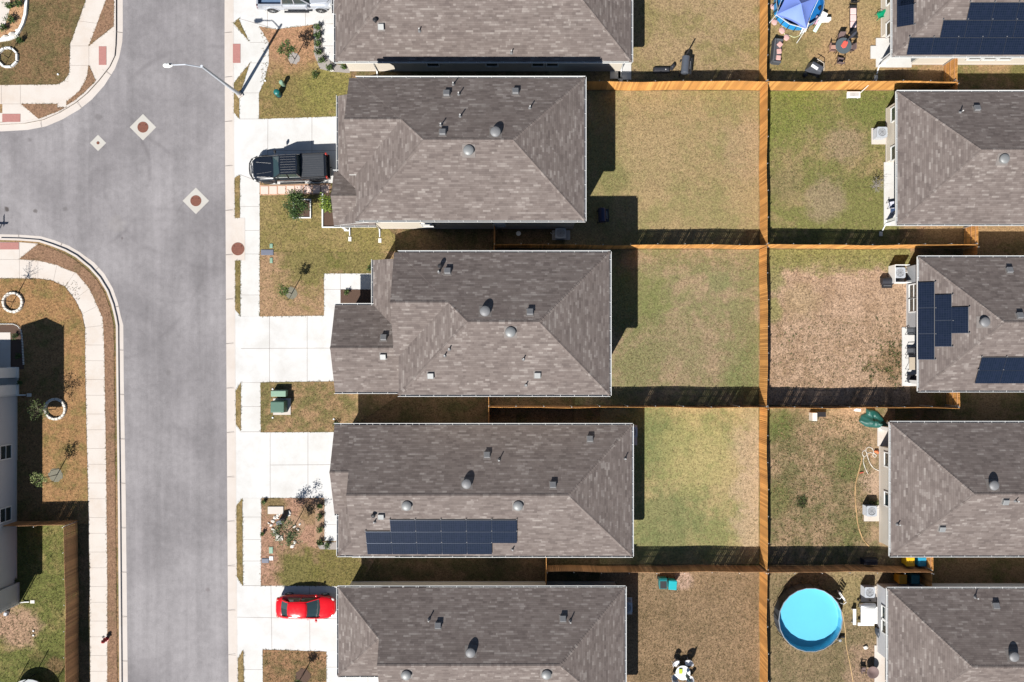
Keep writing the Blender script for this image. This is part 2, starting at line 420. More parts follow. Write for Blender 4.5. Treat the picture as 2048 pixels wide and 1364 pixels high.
# kerb joints every three metres
def walkline(C, step):
    d = 0; res = []; nxt = step*.4
    for i in range(len(C)-1):
        a, b = Vector(C[i]), Vector(C[i+1]); L = (b-a).length
        while nxt <= d+L:
            t_ = (nxt-d)/L; res.append((a.lerp(b, t_), (b-a).normalized())); nxt += step
        d += L
    return res
for C, sgn in ((NWA, 1), (SWA, 1), (EA, -1)):
    for p, d in walkline(C, 89):
        n_ = Vector((-d.y, d.x))*sgn; q = p+n_*(17.5); a = d*.3
        k.poly([G(p.x-a.x, p.y-a.y, -.085), G(p.x+a.x, p.y+a.y, -.085), G(q.x+a.x, q.y+a.y, .026), G(q.x-a.x, q.y-a.y, .026)], m=1)
struct('kerb', k, [CURB, JOINT])
# ---------------------------------------------------------------- pavements and driveways
def slab(name, polys, mat, z, joints=(), jm=None, jw=.75, z0=-.05):
    b = MB()
    for p in polys: b.prism(GP(p), z0, z, 0)
    for (x0, y0, x1, y1) in joints:
        d = Vector((x1-x0, y1-y0)).normalized(); n_ = Vector((-d.y, d.x))*jw/2
        b.poly([G(x0+n_.x, y0+n_.y, z+.003), G(x1+n_.x, y1+n_.y, z+.003), G(x1-n_.x, y1-n_.y, z+.003), G(x0-n_.x, y0-n_.y, z+.003)], m=1)
    return struct(name, b, [mat, jm or JOINT])
sw = [(466.5, -400), (505, -400), (520, -3), (551, 58), (538, 85), (538, 126), (529, 163), (518, 186), (518, 238), (519, 240), (519.5, 480), (519.5, 634), (521, 765), (522, 864), (523, 996), (522, 1172), (525, 1299), (527, 1500), (473, 1500), (471.5, 1160), (469.5, 900), (468.5, 620), (467.5, 350)]
J = [(467, 95-45, 500, 83), (500, 85, 538, 85), (500, 126, 537, 126), (480, 186, 518, 186)]
J += [(480, y, 519, y) for y in (238, 413, 461, 508, 590, 633)]+[(482, y, 521, y) for y in (765, 813, 863)]+[(485, y, 523, y) for y in (996, 1034, 1079, 1122, 1171)]+[(487, y, 526, y) for y in (1299, 1339)]
slab('sidewalk', [sw], WALKR, .012, J, jw=.5)
slab('tactile_crossing_pad', [[(466, 88), (481, 88), (481, 126), (466, 126)], [(198, 93), (213, 93), (213, 130), (198, 130)], [(5, 228), (41, 228), (41, 244), (5, 244)], [(0, 485), (38, 485), (38, 499), (0, 499)]], plain('tactile_red', (.36, .165, .145), .85, var=.25, scale=14, bump=.02), .034)
drv = [
 ([(464, -200), (700, -200), (700, 46), (668, 47), (643, 48), (551, 59), (499, 46), (464, 48)], [(535, -90, 535, 58), (611, -90, 611, 51), (464, 47, 478, 37), (478, 37, 551, 58), (535, 0, 700, 0)]),
 ([(466.2, 223), (480, 239), (519, 238), (673, 233), (694, 233), (694, 366), (652, 366), (540, 369), (521, 364), (482, 350), (466, 357)], [(536, 237, 535, 369), (624, 234, 624, 366), (536, 301, 694, 301), (482, 350, 521, 364)]),
 ([(467.3, 617), (481, 633), (700, 631), (700, 762), (482, 765), (468, 782)], [(539, 632, 539, 764), (614.5, 632, 614.5, 763), (482, 697, 700, 696)]),
 ([(469.2, 848), (482, 865), (700, 864), (700, 996), (485, 996), (470, 1012)], [(540.5, 864, 540.5, 996), (616, 864, 616, 996), (541, 930, 700, 929)]),
 ([(471.5, 1150), (486, 1172), (700, 1170), (700, 1303), (653, 1303), (530, 1299), (487, 1300), (472.5, 1317)], [(542, 1171, 544, 1300), (619, 1171, 620, 1303), (470, 1234, 700, 1238)])]
drvb = MB()
for poly, js in drv:
    slab('driveway', [poly], CONC, .018, js, jw=.65)
slab('walkway', [[(643, 48), (690, 48), (690, 127), (669, 127), (655, 118), (648, 104), (644, 92)]], CONC, .022, [(644, 92, 690, 92)])
slab('walkway', [[(648, 547), (765, 547), (765, 579), (681, 579), (681, 633), (648, 633)]], CONC, .022, [(648, 579, 681, 579), (681, 547, 681, 579)], jw=.5)
slab('walkway', [[(649, 994), (695, 994), (695, 1082), (649, 1082)]], CONC, .022, [(649, 1049, 695, 1049)], jw=.5)
slab('walkway', [[(653, 1301), (700, 1301), (700, 1331), (790, 1331), (790, 1400), (653, 1400)]], CONC, .022, [(653, 1334, 700, 1334), (736, 1331, 736, 1400)], jw=.5)
slab('walkway', [[(-60, 665), (22, 665), (22, 745), (-60, 745)]], WALK, .07)
slab('walkway', [[(-60, -60), (24, -60), (20, 20), (12, 50), (0, 60), (-60, 60)]], WALK, .06)
# left side pavements
slab('sidewalk', [[(172, -3), (172, 0), (140, 90), (139, 145), (130, 160), (115, 169), (-60, 171), (-60, 208), (5, 208), (5, 226), (-60, 226), (-60, 245.5), (50, 242.5), (78, 237.5), (42, 208), (115, 209), (115, 215), (133, 214), (133, 204), (158, 183), (173, 158), (178, 130), (192, 162), (216, 131), (227, 111), (228, 80), (228.5, 52), (178, 92), (212, 0), (212, -3)]],
     WALK, .014, [(141, 92, 178, 92), (139, 131, 178, 131), (41, 170, 41, 208), (178, 92, 178, 131), (5, 208, 42, 208), (157, 42, 195, 47), (3, 170, 3, 208)], jw=.45)
slab('sidewalk', [[(-60, 483.5), (39, 484.5), (76, 487.5), (39, 519), (76, 521), (114, 530), (131, 538), (152, 545), (179, 577), (195, 612), (206, 637), (209, 700), (211, 830), (213, 960), (215, 1150), (215, 1420), (181, 1420), (179, 1150), (176, 980), (171, 760), (170, 655), (164, 627), (150, 599), (131, 574), (107, 562), (78, 557), (-60, 557)]],
     WALK, .014, [(39, 485, 39, 557), (-60, 519, 39, 519), (76, 521, 76, 557), (114, 530, 107, 562), (150, 545, 131, 573), (179, 577, 150, 598), (195, 612, 164, 628), (206, 651, 170, 655)]+
     [(170+i*.45, 687+i*34.5+(0 if i % 2 else 3), 209+i*.3, 687+i*34.5+(0 if i % 2 else 3)) for i in range(21)], jw=.45)
# dirt pads / manholes in the road
def manhole(px, py, r, pad, label, rz=R(45)):
    w = G(px, py); t = thing('manhole', w, label, 'manhole', 'manholes in the road and verge')
    b = MB(); h = pad/S/2; b.prism([(h*math.cos(rz+R(90)*i+R(45))*1.414, h*math.sin(rz+R(90)*i+R(45))*1.414) for i in range(4)], -.12, -.112 if px < 460 else .03); b.build('concrete_collar', COLLAR, t)
    z = -.112 if px < 460 else .03
    c = MB(); c.lathe([(r/S*1.08, z-.02), (r/S*1.08, z+.012), (r/S*.93, z+.014), (r/S*.9, z+.006), (0.02, z+.006)], 32)
    for i in range(5): c.box((0, (i-2)*r/S*.32, z+.01), (1.6*r/S*math.cos((i-2)*.42), .03, .012))
    c.build('cover', RUST, t)
    if r > 5:
        [MB().lathe([(.035, z), (.035, z+.02), (0.01, z+.02)], 8, (q*r/S*.6, r/S*.5, 0)).build('lifting_lug', DKMET, t) for q in (-1, 1)]
COLLAR = concrete('collar_concrete', (.44, .42, .385), .06)
RUST = plain('rusty_iron', (.19, .075, .05), .7, .2, var=.4, scale=9)
manhole(284.5, 253.5, 10.2, 37.5, 'rust-brown manhole in a pale diamond collar near the corner kerb')
manhole(390.5, 401, 10.2, 37.5, 'rust-brown manhole in a pale diamond collar nearest the driveways')
manhole(194.5, 285, 2.8, 23, 'small valve cover in a pale diamond collar on the side road')
manhole(476, 498, 12, 1, 'large red-brown manhole cover beside the sidewalk verge')
slab('verge_slab', [[(463+4, 436), (490, 436), (490, 521), (467, 521)]], WALK, .026)
# ---------------------------------------------------------------- lawns
def lawn(poly, mat, z=.03, jit=1.1, name='lawn', z0=-.05):
    pts = []
    rs = random.Random(int(poly[0][0]*7+poly[0][1]))
    for i, p in enumerate(poly):
        q = poly[(i+1) % len(poly)]; L = math.hypot(q[0]-p[0], q[1]-p[1]); n = max(1, int(L/3.6))
        for j in range(n):
            t_ = j/n; x, y = p[0]+(q[0]-p[0])*t_, p[1]+(q[1]-p[1])*t_
            if j: nx, ny = -(q[1]-p[1])/L, (q[0]-p[0])/L; o = rs.gauss(0, jit*.33); x += nx*o; y += ny*o
            pts.append((x, y))
    b = MB(); b.prism(GP(pts), z0, z); return struct(name, b, mat), poly
TUFT = []      # polylines for the edge tufts: (poly, closed, matkey)
TAN = (0.291, 0.194, 0.106); GRN = (0.148, 0.135, 0.055)
LW = {
 'a': grassmat('lawn_a', (0.300, 0.213, 0.119), (0.194, 0.165, 0.067), .45, .25),
 'b': grassmat('lawn_b', (.310, .225, .118), (.215, .19, .08), .5, .22, grain=.85, spots=[(1500, 300, 3, (.35, .24, .15), .5), (1300, 330, 3, (.33, .24, .13), .5), (1225, 360, 1.6, (.16, .16, .06), .6)]),
 'c': grassmat('lawn_c', (.300, .215, .135), (.165, .165, .07), .55, .3, grain=.9, spots=[(1270, 600, 3.0, (.15, .165, .055), .65), (1440, 560, 1.2, (.13, .16, .06), .6), (1490, 740, 2.2, (.14, .165, .06), .55), (1380, 700, 3, (.28, .21, .13), .3)]),
 'd': grassmat('lawn_d', (.350, .27, .135), (.17, .185, .07), .42, .25, grain=.8, spots=[(1305, 880, 3.4, (.13, .16, .06), .65), (1330, 1050, 3.6, (.14, .16, .065), .7), (1512, 900, 2.4, (.40, .29, .19), .8), (1512, 980, 2.2, (.40, .29, .19), .8), (1510, 830, 1.6, (.36, .27, .16), .6), (1512, 1060, 2.2, (.38, .28, .19), .7), (1390, 910, 3.5, (.33, .29, .12), .5)]),
 'e': grassmat('lawn_e', (0.245, 0.165, 0.098), (0.165, 0.116, 0.065), .4, .4, spots=[(1368, 1161, .9, (0.407, 0.281, 0.216), .8)]),
 'r0': grassmat('lawn_r0', (0.320, 0.218, 0.108), (0.180, 0.153, 0.063), .5, .25, spots=[(1690, 110, 3, (0.349, 0.223, 0.119), .6), (1700, 30, 3, (0.349, 0.242, 0.130), .5)]),
 'r1': grassmat('lawn_r1', (.270, .20, .10), (.135, .145, .042), .62, .25, spots=[(1650, 400, 2.0, (.27, .20, .13), .7), (1690, 290, 1.8, (.28, .20, .13), .7), (1570, 370, 1.6, (.20, .16, .08), .6), (1570, 220, 3.5, (.15, .17, .04), .7), (1765, 200, 3, (.13, .15, .04), .7)]),
 'r2': grassmat('lawn_r2', (.385, .262, .178), (.26, .17, .105), .45, .6, grain=1.25, spots=[(1540, 503, 1.9, (.19, .18, .065), .85), (1580, 503, 1.9, (.19, .18, .065), .85), (1620, 503, 1.9, (.19, .18, .065), .85), (1660, 503, 1.9, (.19, .18, .065), .85), (1700, 503, 1.9, (.19, .18, .065), .85), (1740, 503, 1.9, (.19, .18, .065), .85), (1780, 503, 1.9, (.19, .18, .065), .85), (1820, 503, 1.9, (.19, .18, .065), .85), (1538, 560, 1.5, (.19, .18, .07), .8), (1538, 620, 1.2, (.20, .19, .07), .8), (1785, 725, 1.6, (.20, .13, .07), .7), (1600, 600, 1.8, (.30, .22, .12), .5)]),
 'r3': grassmat('lawn_r3', (.300, .205, .125), (.115, .115, .048), .52, .45, spots=[(1700, 830, 2.2, (.42, .28, .17), .8), (1603, 1003, .55, (.03, .032, .02), .9), (1552, 850, 1.6, (.10, .13, .035), .7), (1550, 1000, 1.6, (.10, .12, .035), .7), (1745, 890, 1.6, (.36, .24, .15), .6), (1700, 1060, 1.6, (.11, .13, .04), .5), (1700, 930, 1.5, (.11, .13, .04), .5), (1745, 965, 1.2, (.40, .28, .20), .8)]),
 'r4': grassmat('lawn_r4', (0.242, 0.175, 0.103), (0.148, 0.121, 0.063), .5, .3, spots=[(1740, 1340, 2.5, (0.320, 0.213, 0.151), .7), (1700, 1190, 2.5, (0.262, 0.213, 0.097), .6)]),
 'f0': grassmat('lawn_f0', (0.330, 0.194, 0.113), (0.180, 0.153, 0.052), .3, .4, spots=[(600, 205, 4.6, (0.180, 0.153, 0.052), .8), (600, 80, 3.2, (0.369, 0.204, 0.119), .75), (665, 180, 3, (0.213, 0.194, 0.059), .8)]),
 'f1': grassmat('lawn_f1', (0.262, 0.194, 0.086), (0.180, 0.153, 0.052), .6, .4),
 'f2': grassmat('lawn_f2', (0.330, 0.209, 0.124), (0.170, 0.144, 0.052), .35, .4, spots=[(620, 515, 3, (0.127, 0.130, 0.034), .7), (720, 510, 3, (0.127, 0.130, 0.034), .7)]),
 'f3': grassmat('lawn_f3', (0.310, 0.194, 0.108), (0.117, 0.116, 0.040), .5, .5),
 'f4': grassmat('garden_dirt', (0.349, 0.204, 0.140), (0.233, 0.145, 0.086), .35, .6, spots=[(600, 1145, 2.4, (0.138, 0.130, 0.040), .9), (680, 1140, 3, (0.148, 0.130, 0.040), .9), (545, 1005, 1.2, (0.136, 0.116, 0.043), .7), (620, 1030, 1, (0.194, 0.155, 0.065), .5)]),
 'f5': grassmat('lawn_f5', (0.291, 0.165, 0.092), (0.127, 0.107, 0.046), .5, .6),
 'v': grassmat('verge_grass', (0.262, 0.184, 0.086), (0.138, 0.116, 0.040), .5, .6),
 'vl': grassmat('verge_dry_grass', (0.242, 0.145, 0.092), (0.145, 0.107, 0.054), .25, .5),
 'nw': grassmat('lawn_nw', (0.194, 0.121, 0.065), (0.106, 0.093, 0.040), .5, .5),
 'sw': grassmat('lawn_sw', (0.301, 0.170, 0.081), (0.145, 0.126, 0.043), .4, .45),
 'bl': grassmat('lawn_bl', (0.233, 0.184, 0.076), (0.095, 0.116, 0.029), .68, .35, spots=[(40, 1255, 2.0, (0.349, 0.223, 0.151), .9), (5, 1240, 1.6, (0.349, 0.223, 0.151), .9), (110, 1330, .8, (0.291, 0.165, 0.097), .6)]),
 'side': grassmat('side_yard_grass', (0.213, 0.136, 0.076), (0.085, 0.084, 0.034), .5, .3),
}
FX = 1519
yards = [([(1100, -200), (FX-2, -200), (FX-2, 178), (1100, 178)], 'a'), ([(1130, 182), (FX-2, 182), (FX-2, 495), (1130, 495)], 'b'),
 ([(1150, 499), (FX-2, 499), (FX-2, 810), (1150, 810)], 'c'), ([(1200, 814), (FX-2, 814), (FX-2, 1128), (1200, 1128)], 'd'),
 ([(1200, 1132), (FX-2, 1132), (FX-2, 1500), (1200, 1500)], 'e'),
 ([(FX+2, -200), (1770, -200), (1770, 178), (FX+2, 178)], 'r0'), ([(FX+2, 182), (1800, 182), (1800, 495), (FX+2, 495)], 'r1'),
 ([(FX+2, 499), (1820, 499), (1820, 810), (FX+2, 810)], 'r2'), ([(FX+2, 814), (1790, 814), (1790, 1128), (FX+2, 1128)], 'r3'),
 ([(FX+2, 1132), (1780, 1132), (1780, 1500), (FX+2, 1500)], 'r4')]
for p, m_ in yards: lawn(p, LW[m_], jit=.3)
side = [[(690, 128), (1098, 128), (1098, 226), (690, 226)], [(700, 452), (1128, 452), (1128, 540), (800, 540)], [(760, 775), (1148, 775), (1148, 850), (690, 850)], [(720, 1090), (1198, 1090), (1198, 1170), (690, 1170)]]
for p in side: lawn(p, LW['side'], z=.02, jit=.3)
front = [
 ([(518, 53), (551, 59), (643, 48), (643, 92), (648, 104), (655, 118), (669, 128), (702, 130), (702, 233), (673, 233), (519, 238), (519, 187), (529, 163), (538, 126), (538, 85), (520, 56)], 'f0'),
 ([(464+3.6, 47), (477, 37), (498, 83)], 'v'), ([(468, 166), (500, 126), (479, 192), (479, 238), (468, 225)], 'v'),
 ([(469.5, 356), (480, 350), (480, 436), (470, 436)], 'v'), ([(470.5, 521), (481, 521), (481, 633), (471, 620)], 'v'),
 ([(471.5, 782), (482, 765), (482, 862), (472, 848)], 'v'), ([(473, 1012), (485, 996), (486, 1171), (474, 1153)], 'v'), ([(476, 1317), (487, 1299), (489, 1450), (477, 1450)], 'v'),
 ([(520, 389), (700, 389), (790, 470), (790, 545), (640, 545), (520.5, 545)], 'f1'),
 ([(519.5, 503), (640, 505), (790, 503), (790, 547), (648, 547), (648, 631), (519.5, 633)], 'f2'),
 ([(521, 765), (700, 762), (800, 790), (710, 850), (690, 864), (522, 864)], 'f3'),
 ([(523, 996), (649, 996), (649, 1082), (700, 1082), (760, 1100), (720, 1172), (522, 1171)], 'f4'),
 ([(526, 1299), (653, 1303), (653, 1450), (527, 1450)], 'f5'),
 ([(-60, -60), (175, -60), (172, 0), (140, 90), (139, 145), (130, 160), (115, 169), (-60, 170)], 'nw'),
 ([(212, 0), (213, -40), (228, -40), (228, 52), (178, 92)], 'vl'), ([(178, 130), (192, 162), (170, 184), (148, 202), (133, 210), (133, 204), (158, 183), (173, 158)], 'vl'),
 ([(42, 208), (115, 208), (115, 215), (133, 215), (116, 223), (78, 238)], 'vl'),
 ([(39, 518), (76, 488), (101, 496), (127, 506), (148, 518), (174, 539), (194, 560), (209, 585), (219, 612), (225, 637), (228, 655), (229, 760), (231, 1000), (235, 1364), (236, 1450), (215, 1450), (215, 1150), (213, 960), (209, 700), (206, 637), (195, 612), (179, 577), (152, 545), (131, 538), (114, 530), (76, 521)], 'vl'),
 ([(-60, 557), (78, 557), (107, 562), (131, 574), (150, 599), (164, 627), (170, 655), (171, 760), (176, 980), (177, 1048), (-60, 1048)], 'sw'),
 ([(157, 1048), (177, 1048), (179, 1150), (181, 1450), (160, 1450)], 'side'),
 ([(-60, 1041), (156, 1041), (158, 1450), (-60, 1450)], 'bl'),
]
for p, m_ in front:
    lawn(p, LW[m_], z=.028 if m_ == 'f1' else .034, jit=.9); TUFT.append((p, m_))
# planting beds
def bed(p, m_, z=.045, nm='planting_bed'): return lawn(p, m_, z=z, jit=.6, name=nm)
bed([(627, 52), (644, 48), (645, 92), (649, 106), (657, 119), (672, 129), (701, 131), (700, 146), (665, 144), (640, 138), (629, 110)], GRAVEL)
bed([(681, 579), (750, 579), (750, 606), (681, 606)], MULCH)
bed([(-60, 650), (30, 650), (45, 660), (48, 700), (49, 738), (-60, 745)], MULCH)
bed([(-60, -60), (53, -60), (53, 30), (46, 58), (34, 74), (0, 83), (-60, 84)], grassmat('bed_soil', (.42, .25, .14), (.34, .19, .10), .3, 1.2), z=.038)
bed([(632, 1084), (700, 1084), (700, 1100), (640, 1098)], GRAVEL)
bed([(630, 997), (648.5, 997), (648.5, 1090), (632, 1090)], plain('garden_soil', (.30, .19, .12), .95, var=.35, scale=12, bump=.02))
def disc(px, py, r, mat, nm, z=.05, n=26, jit=.12):
    rs = random.Random(int(px)); b = MB(); b.prism([tuple(G(px+r*math.cos(i/n*6.283)*(1+rs.uniform(-jit, jit)), py+r*math.sin(i/n*6.283)*(1+rs.uniform(-jit, jit)))) for i in range(n)], -.02, z); return struct(nm, b, mat)
disc(588, 117, 12, GRAVEL, 'gravel_ring'); disc(583, 586, 12, plain('grey_mulch', (.17, .16, .12), .95, var=.5, scale=14, bump=.02), 'mulch_ring'); disc(606, 1352, 15, MULCH, 'mulch_ring')
disc(112, 950, 14, MATS['grey_mulch'], 'mulch_ring'); disc(587, 1052, 22, MATS['garden_soil'], 'mulch_ring')
# paving squares beside the black pickup
pv = MB(); pv.prism(GP([(520, 370), (537, 371), (600, 369), (661, 367), (661, 388), (520, 391)]), -.02, .03); struct('pavers_bed', pv, plain('paver_sand', (.50, .30, .20), .9, var=.15, scale=12))
PVM = plain('pink_paver', (.66, .50, .43), .85, var=.12, scale=9)
for i in range(8):
    x = 529.5+i*17.3; b = MB(); b.box((0, 0, .0), (.58, .60, .05)); o = b.build('paver', PVM, bevel=.01); o.location = G(x, 380.6-i*.35, .04)
    tag(o, '%s pink paving square from the sidewalk end of the driveway strip' % ['first', 'second', 'third', 'fourth', 'fifth', 'sixth', 'seventh', 'eighth'][i], 'paver', 'paving squares beside the driveway')
# hardstanding under the porches is built with the houses
# ---------------------------------------------------------------- fences
def fence(x0, y0, x1, y1, label, side=1, mats=FENCE, gap=.007, H=1.83, wav=.03, first=0):
    a, b_ = G(x0, y0), G(x1, y1); d = b_-a; L = d.length; d.normalize(); nrm = Vector((-d.y, d.x, 0))*side
    t = thing('wood_fence', a, label, 'fence', 'cedar picket fences between the yards')
    ang = math.atan2(d.y, d.x); rs = random.Random(int(x0*3+y0)); mb = MB(); n = int(L/(.143)); w = L/n
    ph = rs.uniform(0, 9)
    def off(s_): return wav*(math.sin(s_*.55+ph)+.6*math.sin(s_*1.27+ph*2))
    for i in range(n):
        s_ = (i+.5)*w; p = d*s_+nrm*off(s_); h = H+rs.uniform(-.012, .012)+.03*math.sin(s_*.4+ph)
        g_ = gap*rs.uniform(.2, 1.6)+(.02 if rs.random() < .16 else 0); wd_ = w-g_
        mb.box((p.x, p.y, h/2+.02), (wd_, .019, h), rz=ang+rs.uniform(-.01, .01), top=(.93, 1))
    mb.build('picket_boards', mats, t)
    rb = MB()
    for z in (.3, .95, 1.55):
        m = max(2, int(L/2.05)+1)
        for i in range(m-1):
            s0, s1 = L*i/(m-1), L*(i+1)/(m-1); p0 = d*s0+nrm*(off(s0)+.03); p1 = d*s1+nrm*(off(s1)+.03); q = (p0+p1)/2
            rb.box((q.x, q.y, z), ((p1-p0).length, .038, .085), rz=math.atan2((p1-p0).y, (p1-p0).x))
    rb.build('rails', FENCE2, t)
    m = max(1, round(L/2.06)); proto = None
    for i in range(m+1):
        s_ = min(max(L*i/m, .06), L-.06); p = d*s_+nrm*(off(s_)+.085)
        if proto is None:
            pb = MB(); pb.tube([(0, 0, 0), (0, 0, H+.01)], .03, 8); pb.lathe([(.034, H), (.036, H+.03), (.02, H+.055), (.004, H+.06)], 8); proto = pb.build('post', GALV, t); o = proto
        else: o = proto.copy(); COL.objects.link(o)
        o.location = p
    return t
SP = ', between the tan lawn and the yard with the blue canopy'
fence(FX, -120, FX, 178, 'tall cedar fence run along the west side of the yard with the blue canopy', 1)
fence(FX, 182, FX, 495, 'cedar fence run between the plain tan lawn and the green back lawn', 1)
fence(FX, 499, FX, 810, 'cedar fence run beside the bare pale tan back yard', 1)
fence(FX, 814, FX, 1128, 'cedar fence run beside the yellow-green lawn behind the solar-panelled single-storey house', 1)
fence(FX, 1132, FX, 1500, 'cedar fence run along the west side of the round swimming pool yard', 1)
fence(1140, 180, FX, 180, 'cedar fence south of the two black grills, lit orange', 1)
fence(989, 497, FX, 497, 'cedar fence between the plain tan lawn and the garage-gable house', 1)
fence(978, 812, FX, 812, 'wavy cedar fence north of the yellow-green lawn', 1)
fence(1091, 1131, FX, 1131, 'brown cedar fence north of the lawn with the teal bins', -1, FENCE2)
fence(FX, 180, 1889, 180, 'cedar fence south of the patio chairs, behind the storm-drain grate', 1)
fence(FX, 497, 1928, 497, 'cedar fence between the green back lawn and the bare pale yard', 1)
fence(FX, 813, 1892, 813, 'cedar fence behind the dark green tarp', 1)
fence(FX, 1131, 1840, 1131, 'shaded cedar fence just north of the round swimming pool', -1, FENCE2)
fence(1888, 178, 1888, 130, 'short diagonal-lit cedar gate beside the house with the long solar array', 1)
fence(1928, 495, 1928, 455, 'short cedar side gate south of the house with the white drain pipes', 1)
fence(1892, 811, 1892, 770, 'short cedar side gate south of the house with stepped solar panels', 1)
fence(1840, 1129, 1840, 1092, 'short cedar side gate beside the yellow and blue bins', 1)
fence(1840, 1133, 1840, 1166, 'short cedar side gate beside the orange and teal bins', 1)
fence(1888, 182, 1888, 215, 'short shaded cedar gate north of the house with the bare sapling', 1)
fence(1928, 499, 1928, 532, 'short shaded cedar gate north of the house with stepped solar panels', 1)
fence(989, 458, 989, 530, 'narrow cedar side gate south of the house behind the black pickup', 1)
fence(978, 776, 978, 852, 'narrow cedar side gate between the garage-gable house and the solar house', 1)
fence(1091, 1092, 1091, 1164, 'narrow cedar side gate south of the solar-panelled single-storey house', 1)
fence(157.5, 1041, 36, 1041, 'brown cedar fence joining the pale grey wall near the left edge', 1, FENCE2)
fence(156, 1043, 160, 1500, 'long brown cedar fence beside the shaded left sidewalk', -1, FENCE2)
# ---------------------------------------------------------------- houses
PITCH = .46; CS = math.sqrt(1+PITCH*PITCH)
def piece(x0, x1, y0, y1, z, w='hip', e='hip', kind='ew'):
    a = G(x0, y1); b = G(x1, y0)
    q = .11      # the gutter hangs outside the roof edge
    return dict(X0=a.x+(q if w == 'hip' or kind != 'ew' else 0), X1=b.x-(q if e == 'hip' else 0), YS=a.y+q, YN=b.y-q, z=z, w=w, e=e, kind=kind)
def rheight(P, X, Y):
    if not (P['X0']-.01 <= X <= P['X1']+.01 and P['YS']-.01 <= Y <= P['YN']+.01): return -1
    h = []
    if P['kind'] == 'shed': h = [X-P['X0']]
    elif P['kind'] == 'ns':
        h = [X-P['X0'], P['X1']-X]
    else:
        h = [P['YN']-Y, Y-P['YS']]
        if P['w'] == 'hip': h.append(X-P['X0'])
        if P['e'] == 'hip': h.append(P['X1']-X)
    return P['z']+PITCH*min(h)
def roof_face(mb, pts, eave_dir, up, lift=0, thick=.14):
    # pts: polygon on a slope; eave_dir and up are horizontal unit vectors; UV metres
    ax, ux = Vector(eave_dir), Vector(up)
    uv = [(p.dot(ax)+40, (Vector((p.x, p.y, 0)).dot(ux))*CS+40) for p in pts]
    mb.poly(pts, 0, uv)
    lo = [p-Vector((0, 0, thick)) for p in pts][::-1]; mb.poly(lo, 1)
def ccw(pts):
    a = sum(pts[k][0]*pts[(k+1) % len(pts)][1]-pts[(k+1) % len(pts)][0]*pts[k][1] for k in range(len(pts)))
    return pts if a > 0 else pts[::-1]
